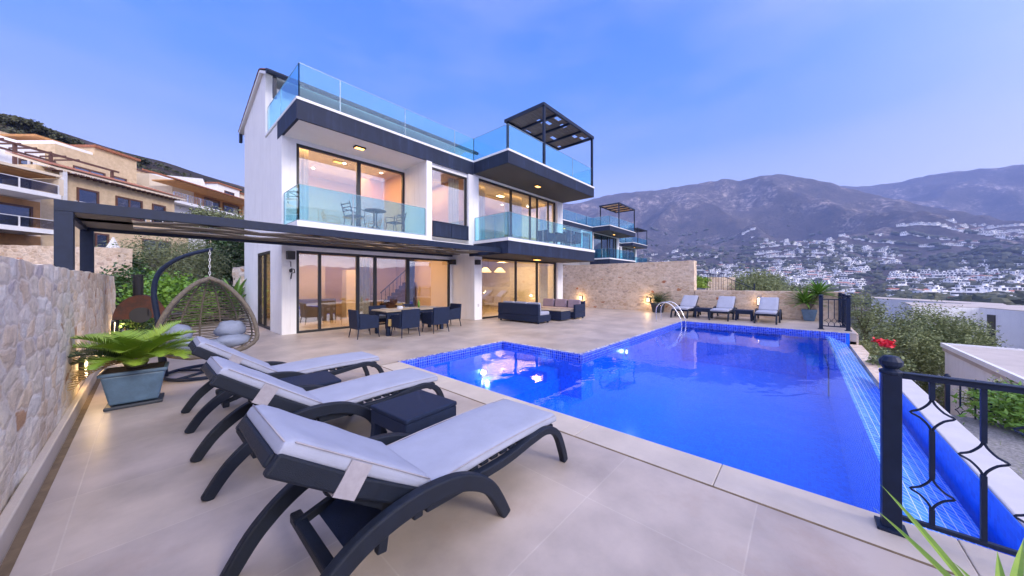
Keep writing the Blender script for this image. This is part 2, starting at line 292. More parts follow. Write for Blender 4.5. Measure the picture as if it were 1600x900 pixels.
water_mat('pool_water', (.80, .95, 1.0), [(.9, 1.3, .35, .02), (3.2, 4.5, .22, .006)])
water_mat('sea_water', (.05, .12, .25), [(.05, .05, .3, 1)])

# ------------------------------------------------------------------ mesh helpers
class MB:
    def __init__(s, T=None): s.v = []; s.f = []; s.T = T; s.mi = []; s.m = 0
    def _add(s, vs, fs):
        b = len(s.v)
        if s.T is not None: vs = [tuple(s.T @ Vector(p)) for p in vs]
        s.v += [tuple(p) for p in vs]; s.f += [tuple(i+b for i in f) for f in fs]; s.mi += [s.m]*len(fs)
        return s
    def box(s, x0, x1, y0, y1, z0, z1):
        return s._add([(x0,y0,z0),(x1,y0,z0),(x1,y1,z0),(x0,y1,z0),(x0,y0,z1),(x1,y0,z1),(x1,y1,z1),(x0,y1,z1)],
                      [(3,2,1,0),(4,5,6,7),(0,1,5,4),(1,2,6,5),(2,3,7,6),(3,0,4,7)])
    def prism(s, poly, z0, z1):            # footprint polygon (ccw) extruded in z
        n = len(poly); vs = [(p[0], p[1], z0) for p in poly]+[(p[0], p[1], z1) for p in poly]
        return s._add(vs, [tuple(range(n-1, -1, -1)), tuple(range(n, 2*n))]+[(i, (i+1) % n, n+(i+1) % n, n+i) for i in range(n)])
    def slab(s, poly, axis, a, b):         # polygon in the two other axes, extruded along axis
        def P(p, t): return (t, p[0], p[1]) if axis == 'x' else (p[0], t, p[1]) if axis == 'y' else (p[0], p[1], t)
        n = len(poly); vs = [P(p, a) for p in poly]+[P(p, b) for p in poly]
        return s._add(vs, [tuple(range(n-1, -1, -1)), tuple(range(n, 2*n))]+[(i, (i+1) % n, n+(i+1) % n, n+i) for i in range(n)])
    def quad(s, *p): return s._add(p, [tuple(range(len(p)))])
    def tube(s, pts, r, seg=8, cap=True, closed=False):
        pts = [Vector(p) for p in pts]; n = len(pts); rs = r if isinstance(r, (list, tuple)) else [r]*n
        vs = []; fs = []; up = None
        for i, p in enumerate(pts):
            d = (pts[(i+1) % n]-pts[i-1]) if closed else (pts[min(i+1, n-1)]-pts[max(i-1, 0)])
            if d.length < 1e-9: d = Vector((0, 0, 1))
            d.normalize()
            if up is None: up = Vector((0, 0, 1)) if abs(d.z) < .9 else Vector((1, 0, 0))
            a = d.cross(up)
            if a.length < 1e-6: a = d.orthogonal()
            a.normalize(); b = a.cross(d).normalized(); up = b
            for k in range(seg):
                t = 2*math.pi*k/seg; vs.append(tuple(p+(a*math.cos(t)+b*math.sin(t))*rs[i]))
        m = n if closed else n-1
        for i in range(m):
            j = (i+1) % n
            for k in range(seg): fs.append((i*seg+k, i*seg+(k+1) % seg, j*seg+(k+1) % seg, j*seg+k))
        if cap and not closed: fs += [tuple(range(seg-1, -1, -1)), tuple(range((n-1)*seg, n*seg))]
        return s._add(vs, fs)
    def bar(s, pts, w, h, side=(0, 1, 0)):   # rectangular section swept along pts; w across 'side', h the other way
        pts = [Vector(p) for p in pts]; n = len(pts); sd = Vector(side).normalized(); vs = []; fs = []
        for i, p in enumerate(pts):
            d = (pts[min(i+1, n-1)]-pts[max(i-1, 0)]).normalized(); u = d.cross(sd).normalized()
            hh = h[i] if isinstance(h, (list, tuple)) else h
            for a, b in ((-1, -1), (1, -1), (1, 1), (-1, 1)): vs.append(tuple(p+sd*a*w/2+u*b*hh/2))
        for i in range(n-1):
            for k in range(4): fs.append((i*4+k, i*4+(k+1) % 4, (i+1)*4+(k+1) % 4, (i+1)*4+k))
        fs += [(3, 2, 1, 0), tuple(range((n-1)*4, n*4))]
        return s._add(vs, fs)
    def lathe(s, prof, c=(0, 0, 0), seg=20, sx=1, sy=1):
        vs = []; fs = []; n = len(prof)
        for r, z in prof:
            for k in range(seg):
                t = 2*math.pi*k/seg; vs.append((c[0]+r*sx*math.cos(t), c[1]+r*sy*math.sin(t), c[2]+z))
        for i in range(n-1):
            for k in range(seg): fs.append((i*seg+k, i*seg+(k+1) % seg, (i+1)*seg+(k+1) % seg, (i+1)*seg+k))
        fs += [tuple(range(seg-1, -1, -1)), tuple(range((n-1)*seg, n*seg))]
        return s._add(vs, fs)
    def ball(s, c, rx, ry, rz, seg=10, rings=7, nz=0, seed=0):
        vs = [(c[0], c[1], c[2]-rz)]; fs = []
        for i in range(1, rings):
            ph = math.pi*i/rings
            for k in range(seg):
                t = 2*math.pi*k/seg; p = Vector((math.sin(ph)*math.cos(t), math.sin(ph)*math.sin(t), -math.cos(ph)))
                q = 1+(nz*noise.noise(p*1.7+Vector((seed, seed*.7, 0))) if nz else 0)
                vs.append((c[0]+rx*p.x*q, c[1]+ry*p.y*q, c[2]+rz*p.z*q))
        vs.append((c[0], c[1], c[2]+rz)); L = len(vs)-1
        for k in range(seg): fs.append((0, 1+(k+1) % seg, 1+k))
        for i in range(rings-2):
            for k in range(seg): a = 1+i*seg; fs.append((a+k, a+(k+1) % seg, a+seg+(k+1) % seg, a+seg+k))
        a = 1+(rings-2)*seg
        for k in range(seg): fs.append((a+k, a+(k+1) % seg, L))
        return s._add(vs, fs)
    def build(s, name, mat, parent=None, smooth=False, bevel=0, sub=0, local=False, bseg=2):
        me = bpy.data.meshes.new(name); vs = s.v
        if parent is not None and not local:
            Mi = (Matrix.Translation(Vector(parent['_o'])) @ Matrix.Rotation(parent['_r'], 4, 'Z')).inverted()
            vs = [tuple(Mi @ Vector(p)) for p in vs]
        me.from_pydata(vs, [], s.f); me.update()
        o = bpy.data.objects.new(name, me)
        for mm in (mat if isinstance(mat, (list, tuple)) else [mat]): me.materials.append(MATS[mm])
        if len(me.materials) > 1: me.polygons.foreach_set('material_index', s.mi)
        if smooth: me.polygons.foreach_set('use_smooth', [True]*len(me.polygons))
        COL.objects.link(o)
        if parent is not None: o.parent = parent
        if parent is not None and not local and '_o' in parent.keys(): o['_o'] = parent['_o']; o['_r'] = parent['_r']
        else: o['_o'] = (0., 0., 0.); o['_r'] = 0.
        if bevel:
            b = o.modifiers.new('bevel', 'BEVEL'); b.width = bevel; b.segments = bseg; b.limit_method = 'ANGLE'; b.angle_limit = R_(40)
            if smooth: pass
        if sub:
            d = o.modifiers.new('sub', 'SUBSURF'); d.levels = sub; d.render_levels = sub
        return o
def thing(name, label, cat, loc=(0, 0, 0), rz=0., group=None):
    o = bpy.data.objects.new(name, None); COL.objects.link(o); o.location = loc; o.rotation_euler = (0, 0, rz)
    o.empty_display_size = .2
    o['label'] = label; o['category'] = cat; o['_o'] = tuple(float(x) for x in loc); o['_r'] = float(rz)
    if group: o['group'] = group
    return o
def tag(o, label, cat, group=None, kind=None):
    if label: o['label'] = label
    if cat: o['category'] = cat
    if group: o['group'] = group
    if kind: o['kind'] = kind
    return o
def struct(o, label=None): o['kind'] = 'structure'; return tag(o, label, None)
def copy_tree(o, parent=None, skip=()):
    c = o.copy(); COL.objects.link(c); c.parent = parent
    for ch in [x for x in o.children]:
        if ch.name.split('.')[0] in skip: continue
        copy_tree(ch, c, skip)
    return c
def place(src, loc, rz, label, group, skip=()):
    c = copy_tree(src, None, skip); c.location = loc; c.rotation_euler = (0, 0, rz); c['label'] = label; c['group'] = group
    return c
def leaf_cloud(mb, c, rad, n, size, asp=2.2, shell=.55, droop=0., seed=0, clump=0, zmin=None):
    """n leaf-sized faces through the volume of an uneven ellipsoid, gathered in clumps"""
    rs = np.random.RandomState(seed+1); C = np.array(c, float); Rr = np.array(rad, float)
    k = clump or max(6, n//60)
    d = rs.normal(size=(k, 3)); d /= np.linalg.norm(d, axis=1)[:, None]
    cc = d*(shell+(1-shell)*rs.rand(k, 1)**.6); cr = .16+.2*rs.rand(k)
    idx = rs.randint(0, k, n); p = cc[idx]+rs.normal(size=(n, 3))*cr[idx][:, None]*.75
    p = C+p*Rr
    if zmin is not None: p[:, 2] = np.maximum(p[:, 2], zmin+rs.rand(n)*.1)
    a = rs.normal(size=(n, 3)); a[:, 2] = a[:, 2]*.6-droop; a /= np.linalg.norm(a, axis=1)[:, None]
    b = np.cross(a, rs.normal(size=(n, 3))); b /= np.linalg.norm(b, axis=1)[:, None]
    L = size*(.6+.8*rs.rand(n, 1)); w = L/asp
    q = np.stack([p-a*L/2, p+b*w/2, p+a*L/2, p-b*w/2], 1).reshape(-1, 3)
    b0 = len(mb.v); mb.v += [tuple(x) for x in q]; mb.f += [(b0+4*i, b0+4*i+1, b0+4*i+2, b0+4*i+3) for i in range(n)]; mb.mi += [mb.m]*n
def light(name, typ, loc, energy, col, parent=None, size=1., rot=(0, 0, 0), sy=None, spot=None, rad=None):
    l = bpy.data.lights.new(name, typ); l.energy = energy; l.color = col
    if typ == 'AREA':
        l.shape = 'RECTANGLE' if sy else 'SQUARE'; l.size = size
        if sy: l.size_y = sy
    if typ == 'POINT': l.shadow_soft_size = size
    if typ == 'SPOT': l.shadow_soft_size = size; l.spot_size = spot; l.spot_blend = .6
    o = bpy.data.objects.new(name, l); COL.objects.link(o)
    if parent is not None:
        o.parent = parent; o.location = Vector(loc)-Vector(parent['_o'])
    else: o.location = loc
    o.rotation_euler = rot; return o
# ================================================================== TERRAIN AND MOUNTAINS
def sm(x, a, b):
    t = np.clip((x-a)/(b-a), 0, 1); return t*t*(3-2*t)
def px2th(px): return math.degrees(math.atan((px-800)/508))
def prof(pts): # [(px, y)] -> theta table of tan elevation
    th = np.array([px2th(p) for p, y in pts]); te = np.array([(440-y)/508*math.cos(math.radians(t)) for (p, y), t in zip(pts, th)])
    return th, te
A_t, A_e = prof([(250, 392), (400, 368), (560, 340), (700, 328), (820, 322), (885, 317), (930, 309), (980, 303), (1019, 296), (1057, 291), (1092, 283), (1129, 275), (1154, 279), (1185, 274), (1220, 275), (1267, 281), (1313, 291), (1380, 308), (1450, 331), (1600, 352), (2300, 360)])
B_t, B_e = prof([(250, 410), (980, 360), (1150, 330), (1267, 296), (1313, 290), (1387, 287), (1429, 278), (1484, 267), (1542, 257), (1600, 250), (1750, 256), (2300, 300)])
L_t, L_e = prof([(-1600, 240), (-700, 190), (-300, 160), (0, 189), (40, 203), (100, 221), (150, 236), (200, 250), (250, 262), (300, 277), (380, 300), (480, 330), (700, 420)])
KD = np.array([0, 15, 22, 60, 150, 400, 800, 1500, 2200, 2800, 3500, 4600, 7000.])
LD = np.array([0, 20, 27, 31, 50, 75, 120, 170, 400, 1500, 7000.])
def hbase(th, d):
    """th in degrees from the camera axis (right +), d in metres"""
    c = max(.25, math.cos(math.radians(th)))
    f = 1/508.*c
    front = float(sm(abs(th), 105, 78))
    kz = [-3.0, -3.0, -3.2, -9, -22, 1.6-46*f*400, 1.6-20*f*800, 1.6+26*f*1500, 1.6+74*f*2200, 1.6+np.interp(th, A_t, A_e)*2800, 0, 1.6+np.interp(th, B_t, B_e)*4600, 200]
    kz[10] = max(kz[9]-110, 60)
    zr = float(np.interp(d, KD, kz))
    bz = float(np.interp(d, [0, 20, 60, 200, 500, 1100, 3800, 5000, 6000, 7000], [-3.0, -3.5, -14, -55, -95, -105, -105, 130, 240, 60]))
    zr = zr*front+bz*(1-front)
    wl = float(sm(-th, 20, 31))*float(sm(-th, 150, 118))
    if wl <= 0: return zr, front, wl
    le = float(np.interp(th, L_t, L_e))
    lz = [-.6, -.6, -.5, .6, 3.2, 8, 1.6+le*120, 1.6+le*170+2, 60, 120, 260]
    zl = float(np.interp(d, LD, lz))
    return zr*(1-wl)+zl*wl, front, wl
def H(th, d):
    z, fr, wl = hbase(th, d)
    x = d*math.sin(math.radians(th)); y = d*math.cos(math.radians(th))
    p = Vector((x, y, 0))
    if d > 700:
        a = float(sm(d, 900, 2400))
        n = noise.fractal(p/520, 1.0, 2.1, 6)
        rg = (1-abs(noise.noise(p/410+Vector((5, 3, 0)))))**2 - .5
        crest = 1-.75*math.exp(-((d-2800)/170)**2)-.75*math.exp(-((d-4600)/250)**2)
        z += a*(n*80+rg*125)*max(.18, crest)*(1 if fr > .5 else .5)
    if d > 60: z += noise.fractal(p/70, 1, 2, 4)*min(3.2+d*.0035, 9)*(0.35+.65*(1-wl))
    if d > 30: z += noise.noise(p/9)*.35
    return z
TH = np.concatenate([np.arange(-180, -76, 2.5), np.arange(-75, -20, .6), np.arange(-20, 12, 2.), np.arange(12, 66, .3), np.arange(66, 80, 1.), np.arange(80, 180, 2.5)])
DD = np.concatenate([[0.5], np.arange(8, 34, 3.), np.geomspace(36, 700, 52), np.geomspace(730, 5200, 120), np.geomspace(5400, 6400, 3)])
def wpos(th, d, z):
    t = math.radians(th); return W(d*math.sin(t), d*math.cos(t), z)
tv = []; tf = []
for th in TH:
    for d in DD: tv.append(wpos(th, d, H(th, d)))
nt_, nd = len(TH), len(DD)
for i in range(nt_):
    j = (i+1) % nt_
    for k in range(nd-1): tf.append((i*nd+k, i*nd+k+1, j*nd+k+1, j*nd+k))
def terrain_mat():
    m, t, o = newmat('hill_ground'); b = N(t, 'ShaderNodeBsdfPrincipled'); t.links.new(b.outputs[0], o.inputs[0]); b.inputs['Roughness'].default_value = .95; b.inputs['Specular IOR Level'].default_value = .1
    g = N(t, 'ShaderNodeNewGeometry')
    def noi(s, det=8, ro=.6):
        n = N(t, 'ShaderNodeTexNoise'); n.inputs['Scale'].default_value = s; n.inputs['Detail'].default_value = det; n.inputs['Roughness'].default_value = ro; t.links.new(g.outputs['Position'], n.inputs[0]); return n
    def ramp2(n, a, b_, ca, cb):
        r = N(t, 'ShaderNodeValToRGB'); r.color_ramp.elements[0].position = a; r.color_ramp.elements[1].position = b_; r.color_ramp.elements[0].color = tuple(ca)+(1,); r.color_ramp.elements[1].color = tuple(cb)+(1,)
        t.links.new(n.outputs[0], r.inputs[0]); return r
    n1 = noi(.012, 10, .7); base = ramp2(n1, .35, .65, (.055, .050, .048), (.13, .105, .095))
    n2 = noi(.0042, 12, .72); rock = ramp2(n2, .50, .60, (0, 0, 0), (1, 1, 1))
    n5 = noi(.035, 6, .8); rk2 = ramp2(n5, .47, .6, (0, 0, 0), (1, 1, 1))
    ml = N(t, 'ShaderNodeMath', operation='MULTIPLY'); t.links.new(rock.outputs[0], ml.inputs[0]); t.links.new(rk2.outputs[0], ml.inputs[1])
    mx = N(t, 'ShaderNodeMixRGB'); t.links.new(ml.outputs[0], mx.inputs[0]); t.links.new(base.outputs[0], mx.inputs[1]); mx.inputs[2].default_value = (.46, .38, .34, 1)
    # bushes as dark specks
    v = N(t, 'ShaderNodeTexVoronoi'); v.inputs['Scale'].default_value = .07; t.links.new(g.outputs['Position'], v.inputs[0])
    vr = N(t, 'ShaderNodeMapRange'); vr.inputs[1].default_value = .22; vr.inputs[2].default_value = .42; vr.inputs[3].default_value = .7; vr.inputs[4].default_value = 0; t.links.new(v.outputs['Distance'], vr.inputs[0])
    v3 = noi(.006, 3); v3r = ramp2(v3, .42, .58, (0, 0, 0), (1, 1, 1)); m3 = N(t, 'ShaderNodeMath', operation='MULTIPLY'); t.links.new(vr.outputs[0], m3.inputs[0]); t.links.new(v3r.outputs[0], m3.inputs[1])
    mx2 = N(t, 'ShaderNodeMixRGB'); t.links.new(m3.outputs[0], mx2.inputs[0]); t.links.new(mx.outputs[0], mx2.inputs[1]); mx2.inputs[2].default_value = (.028, .04, .02, 1)
    t.links.new(mx2.outputs[0], b.inputs['Base Color'])
    n6 = noi(.05, 8, .75); bp = N(t, 'ShaderNodeBump'); bp.inputs['Strength'].default_value = 1; bp.inputs['Distance'].default_value = 9; t.links.new(n6.outputs[0], bp.inputs['Height']); t.links.new(bp.outputs[0], b.inputs['Normal'])
    MATS['hill_ground'] = m
terrain_mat()
mb = MB(); mb.v = tv; mb.f = tf; mb.mi = [0]*len(tf)
struct(mb.build('hillside_and_mountains', 'hill_ground', smooth=True), 'scrub covered valley slope rising to the rocky mountains')
mb = MB(); mb.quad(*[wpos(t, 6300, -88) for t in range(0, -360, -20)])
struct(mb.build('sea', 'sea_water'), 'distant sea behind the viewer')

def hit(px, y):
    """distance along the terrain seen at photo pixel (px, y)"""
    th = px2th(px); c = math.cos(math.radians(th)); te = (440-y)/508*c
    prev = None
    for d in np.geomspace(300, 4500, 90):
        e = (H(th, d)-1.6)/d
        if e >= te: return th, float(d)
    return th, None

# ---- the white town across the valley
def far_house(kind, rs):
    """stacked flat-roofed volumes with rows of openings; material 0 wall, 1 window, 2 tiled roof"""
    m = MB(); w = 9+rs.rand()*7; dp = 8+rs.rand()*4; nl = 1+int(rs.rand()*2.2); z = -4
    x0 = -w/2
    for l in range(nl):
        a = x0+(w*.28*rs.rand() if l else 0); b = w/2-(w*.2*rs.rand() if l else 0)
        z1 = 3.1*(l+1); m.m = 0; m.box(a, b, -dp/2+l*1.6, dp/2, z, z1)
        m.m = 1; n = max(2, int((b-a)/3.2))
        for i in range(n):
            cx = a+(i+.5)*(b-a)/n; ww = .9+.6*rs.rand()
            m.box(cx-ww, cx+ww, -dp/2+l*1.6-.06, -dp/2+l*1.6+.1, z1-2.6, z1-.6)
        for yy in (-dp/4+1, dp/4):
            m.box(a-.06, a+.1, yy-.6, yy+.6, z1-2.2, z1-.7)
        z = z1-.1
    m.m = 0
    if kind % 9 == 0: m.m = 2; m.slab([(-dp/2+1.4*(nl-1), z), (dp/2+.3, z), (0, z+1.6)], 'x', x0+1, w/2-.6)
    else: m.box(w/2-2.6, w/2-.6, 0, 2, z, z+1.7)
    return m
rsn = np.random.RandomState(3)
protos = [far_house(k, rsn) for k in range(9)]
clusters = [  # px0, px1, y0, y1, count   (where the photograph shows building)
    (1180, 1345, 378, 405, 150), (1200, 1350, 403, 430, 190), (1120, 1260, 412, 440, 130), (1290, 1400, 375, 402, 95), 
    (1160, 1182, 364, 373, 9), (1230, 1330, 425, 452, 120), (1320, 1405, 398, 416, 60), (1405, 1450, 354, 371, 34), (1445, 1600, 354, 372, 130), (1500, 1600, 364, 376, 60),
    (1330, 1400, 384, 396, 30), (1430, 1470, 376, 386, 18), (1470, 1530, 376, 388, 20), (1370, 1400, 396, 412, 35), (1395, 1500, 428, 446, 95), (1500, 1600, 412, 436, 110),
    (1390, 1600, 438, 462, 120), (1290, 1350, 445, 470, 36), (1080, 1130, 396, 404, 10), (1400, 1600, 460, 474, 40), (1060, 1200, 425, 452, 60), (1600, 1760, 380, 460, 90), (995, 1100, 398, 440, 60)]
spots = []
for (a, b, c, d_, n) in clusters:
    for _ in range(int(n*1.35)):
        px = a+(b-a)*rsn.rand(); y = c+(d_-c)*rsn.rand(); th, dd = hit(px, y)
        if dd is None: continue
        spots.append((dd, th, int(rsn.randint(9)), rsn.rand()*1.2-.6, 1.0+.55*rsn.rand()))
spots.sort()
kept = []; ncell = {}
for s_ in spots:
    x, y, _ = wpos(s_[1], s_[0], 0); key = (int(x//12), int(y//12))
    if key in ncell: continue
    ncell[key] = 1; kept.append(s_)
pm = []
for k, p in enumerate(protos):
    me = bpy.data.meshes.new('far_house'); me.from_pydata(p.v, [], p.f)
    for mn in ('far_white', 'far_window', 'far_roof'): me.materials.append(MATS[mn])
    me.polygons.foreach_set('material_index', p.mi); me.update(); pm.append(me)
rest = MB()
for i, (dd, th, k, rot, scl) in enumerate(kept):
    z = H(th, dd); x, y, _ = wpos(th, dd, 0); rz = YAW-R_(90)-R_(th)*.6+rot
    if i < 285:
        o = bpy.data.objects.new('town_house', pm[k]); COL.objects.link(o); o.location = (x, y, z); o.rotation_euler = (0, 0, rz); o.scale = (scl,)*3
        tag(o, 'small white flat roofed house in the town across the valley', 'house', 'white houses of the town across the valley')
    else:
        T = Matrix.Translation((x, y, z)) @ Matrix.Rotation(rz, 4, 'Z') @ Matrix.Scale(scl, 4)
        b0 = len(rest.v); rest.v += [tuple(T @ Vector(v)) for v in protos[k].v]; rest.f += [tuple(q+b0 for q in f) for f in protos[k].f]; rest.mi += protos[k].mi
tag(rest.build('distant_houses', ['far_white', 'far_window', 'far_roof']), 'mass of tiny white houses high up the far mountain slope', 'houses', kind='stuff')

# ---- scrub and trees among the houses: one mass
m = MB()
for i in range(3100):
    if i < 2300: px = 1000+rsn.rand()*700; y = 372+rsn.rand()**.8*108
    else: px = 900+rsn.rand()*800; y = 480+rsn.rand()*45
    th = px2th(px)
    if i < 2300:
        th, dd = hit(px, y)
        if dd is None: continue
    else: dd = 60+rsn.rand()*330
    r = (2.5+rsn.rand()*4)*(1 if i < 2300 else .45)*(1.5 if dd > 1200 else 1)
    z = H(th, dd); x, y_, _ = wpos(th, dd, 0)
    if rsn.rand() < .7 and dd > 300:
        if noise.noise(Vector((x, y_, 0))/160) < -.25: continue
    m.ball((x, y_, z+r*.45), r*(1+.5*rsn.rand()), r*(1+.5*rsn.rand()), r*.85, 7, 5, .7, i)
tag(m.build('valley_scrub', 'scrub_leaf'), 'dark scrub and trees scattered between the valley houses', 'scrub', kind='stuff')

# haze of the evening air
hz = MB(); hz.box(-6700, 6700, -6700, 6700, -140, 1750)
ho = hz.build('haze', 'pane'); ho.data.materials.clear()
hm = bpy.data.materials.new('haze'); hm.use_nodes = True; t = hm.node_tree; t.nodes.clear(); o_ = N(t, 'ShaderNodeOutputMaterial'); pv = N(t, 'ShaderNodeVolumePrincipled')
pv.inputs['Color'].default_value = (.38, .52, 1, 1); pv.inputs['Density'].default_value = .00017; pv.inputs['Anisotropy'].default_value = 0
t.links.new(pv.outputs[0], o_.inputs['Volume']); ho.data.materials.append(hm); ho['kind'] = 'stuff'

# ================================================================== TERRACE AND POOL
PX0, PX1, PY0, PYA, PYJ, JX1 = 3.35, 14.40, -.55, 3.60, 5.97, 6.32     # pool outline
WZ = -.11                                                            # water level
m = MB()
def slabf(m, x0, x1, y0, y1, z1=0, th=.25): m.box(x0, x1, y0, y1, z1-th, z1)
T_ = .085
slabf(m, -3., 2.93, -3.2, 17.5)                                       # near deck, lounger side
slabf(m, 2.93, PX0-.001, PYJ+T_, 17.5)
slabf(m, PX0-.001, 18.25, PYJ+T_, 17.5)
slabf(m, JX1+T_, 18.25, PYA+T_, PYJ+T_)
slabf(m, PX1+T_, 18.25, -1.25, PYA+T_)
deck = struct(m.build('terrace_paving', 'deck_tile'), 'beige stone paving of the pool terrace')
m = MB()
for y in np.arange(-3.2, 6.0, 1.24):
    m.box(2.945, PX0, y+.002, min(y+1.238, PYJ), -.2, .004)
struct(m.build('pool_coping', 'coping', bevel=.006), 'pale stone coping along the near pool edge')
m = MB(); m.box(2.925, 2.95, -3.2, PYJ, -.1, .0015); struct(m.build('coping_joint', 'joint'))
m = MB(); z0, z1 = -.2, .003
m.box(PX0-T_*0, JX1+T_, PYJ, PYJ+T_, z0, z1)        # jacuzzi far side
m.box(JX1, JX1+T_, PYA+T_, PYJ-.001, z0, z1)
m.box(JX1+.001, PX1+T_, PYA, PYA+T_-.001, z0, z1-.001)
m.box(PX1, PX1+T_, -1.1, PYA-.001, z0, z1)
struct(m.build('pool_trim', 'trim_tile'), 'blue and white mosaic trim round the pool')
m = MB()
Dp = -1.55; Js = -.62; e = .002
def wallq(x0, y0, x1, y1, zb, zt): m.quad((x0, y0, zb), (x1, y1, zb), (x1, y1, zt), (x0, y0, zt))
wallq(PX0+e, PYJ-e, JX1-e, PYJ-e, Js, -.19+.19)     # tile walls
wallq(JX1-e, PYJ-e, JX1-e, PYA, Dp, 0)
wallq(JX1-e, PYA-e, PX1-e, PYA-e, Dp, 0)
wallq(PX1-e, PYA-e, PX1-e, -1.1, Dp, 0)
wallq(PX0+e, PYJ, PX0+e, -1.1, Dp, -.005)
m.quad((PX0, PY0, Dp), (PX1, PY0, Dp), (PX1, PYA, Dp), (PX0, PYA, Dp))
m.box(PX0, JX1, PYA+.55, PYJ, Dp, Js)               # jacuzzi floor on its plinth
m.box(PX0, JX1, PYA-.02, PYA+.52, Dp, -.98)          # step down into the main pool
m.box(PX0+.02, PX0+.45, PYA+.6, PYJ-.02, Js, -.40)  # seats
m.box(PX0+.45, JX1-.02, PYJ-.45, PYJ-.02, Js, -.40)
m.box(JX1-.45, JX1-.02, PYA+.6, PYJ-.45, Js, -.40)
m.box(PX1-2.0, PX1-.02, PY0+.02, PY0+.45, Dp, -.75)
struct(m.build('pool_basin', 'pool_tile'), 'deep blue tiled basin of the swimming pool')
m = MB(); q = .006
m.box(PX0+.01, JX1-q, PYJ-2*q, PYJ-q, -.2, -.001); m.box(JX1-2*q, JX1-q, PYA, PYJ-2*q, -.2, -.001); m.box(JX1-q, PX1-q, PYA-2*q, PYA-q, -.2, -.001); m.box(PX1-2*q, PX1-q, -1.02, PYA-2*q, -.3, -.001)
struct(m.build('tile_band', 'band_tile'), 'waterline band of small blue tiles')
m = MB()                                            # sloping overflow edge down to the catch channel
m.slab([(PY0, Dp), (PY0, WZ-.006), (PY0-.06, WZ-.004), (-1.03, -.33), (-1.03, -.6), (-1.0, Dp)], 'x', PX0, PX1)
struct(m.build('overflow_edge', 'weir_tile'), 'sloping blue mosaic overflow edge of the pool')
m = MB(); m.box(PX0, PX1, -1.08, -1.03, -.75, -.42); m.box(PX0, 9.1, -1.085, -1.078, -.75, -.012)
struct(m.build('catch_channel', 'pool_tile'), 'narrow dark blue channel under the overflow edge')
m = MB(); m.box(2.95, 8.9, -1.34, -1.088, -2.9, 0.0)
struct(m.build('pool_kerb', 'kerb_stone', bevel=.012), 'pale kerb along the outer side of the catch channel')
m = MB(); m.quad((PX0, -1.08, -.36), (PX1, -1.08, -.36), (PX1, -1.02, -.36), (PX0, -1.02, -.36)); 
struct(m.build('channel_water', 'pool_water'))
m = MB()
def gridq(m, x0, x1, y0, y1, z): m.quad((x0, y0, z), (x1, y0, z), (x1, y1, z), (x0, y1, z))
gridq(m, PX0+.001, PX1-.001, PY0-.05, PYA, WZ); gridq(m, PX0+.001, JX1-.001, PYA, PYJ-.001, WZ)
struct(m.build('pool_water', 'pool_water'), 'clear rippled water of the pool')
# terrace edges and lower garden
m = MB()
m.box(9.0, PX1+.1, -1.36, -1.10, -3.2, -.34); m.box(PX1+.1, 18.3, -1.3, -1.252, -3.2, -.02)
struct(m.build('terrace_retaining_face', 'beige_stone'), 'rough stone face under the pool edge')
m = MB()
P = []
for i in range(13):
    for j in range(22):
        x = 2.0+i*.7; y = -1.2-j*.42; P.append((x, y, -.95-.04*max(0, -y-3.2)-.22*sm(x, 9, 14)*1.0-.5*sm(-y, 2.6, 4.5)+.05*noise.noise(Vector((x*2, y*2, 0)))))
m.v = P; m.f = [(i*22+j, i*22+j+1, (i+1)*22+j+1, (i+1)*22+j) for i in range(12) for j in range(21)]; m.mi = [0]*len(m.f)
struct(m.build('gravel_bed', 'gravel', smooth=True), 'grey gravel planting bed below the pool kerb')
m = MB(); m.box(-14, 2.62, 17.45, 26, -.4, -.03); m.box(-14, -3.0, 3, 17.5, -.4, -.03)
struct(m.build('garden_ground', 'earth'), 'brown garden soil behind the terrace')
# ================================================================== VILLA
V = thing('villa', 'white modern two storey villa with dark slab edges and lit glass doors by the pool', 'house', (2.67, 10.1, 0))
X0, XF, YB, YP = 2.67, 15.65, 11.6, 10.1
XW = 15.65
# --- side wall with door opening and the tall gable above it
m = MB()
m.box(X0, X0+.22, YB, 12.95, 0, 6.45); m.box(X0, X0+.22, 12.95, 14.82, 2.62, 6.45); m.box(X0, X0+.22, 14.82, 17.2, 0, 6.45)
m.slab([(13.6, 6.452), (17.2, 6.452), (17.2, 7.95), (13.98, 8.86), (13.6, 8.72)], 'x', X0, X0+.22)
m.build('side_wall', 'white_plaster', V)
# --- ground and first floor walls
m = MB()
m.box(X0+.222, 3.05, YB, YB+.22, 0, 5.98)                  # corner column
m.box(3.05, 8.9, YB+.002, YB+.22, 2.56, 2.98); m.box(8.9, 9.02, YB, YB+.22, 0, 2.98)
m.box(9.0, 9.2, YP+.3, YB-.002, 0, 2.98)
m.box(6.70, 6.93, YP, YB, 3.25, 5.98)                      # loggia side pier
m.box(3.05, 6.70, YB+.002, YB+.22, 5.86, 5.98)
m.box(XF-.25, XF, 10.4, 17.2, 0, 6.05)                     # far side wall
m.box(X0+.222, XF-.252, 17.0, 17.2, 0, 7.9)                # rear wall
m.build('front_wall', 'white_plaster', V)
for a, b, z0, z1 in ((9.0, 9.42, 0, 2.66), (8.68, 9.24, 3.25, 5.98), (15.12, XF, 0, 2.66), (15.12, XF, 3.25, 6.05)):
    m = MB(); m.box(a, b, YP, YP+.3, z0, z1); m.build('pier', 'white_plaster', V, bevel=.006)
for z0, z1, dy in ((5.84, 5.98, .1), (3.12, 3.25, 0)):
    m = MB(); m.box(6.93, 8.68, YP+dy, YP+.3, z0, z1); m.build('lintel', 'white_plaster', V)
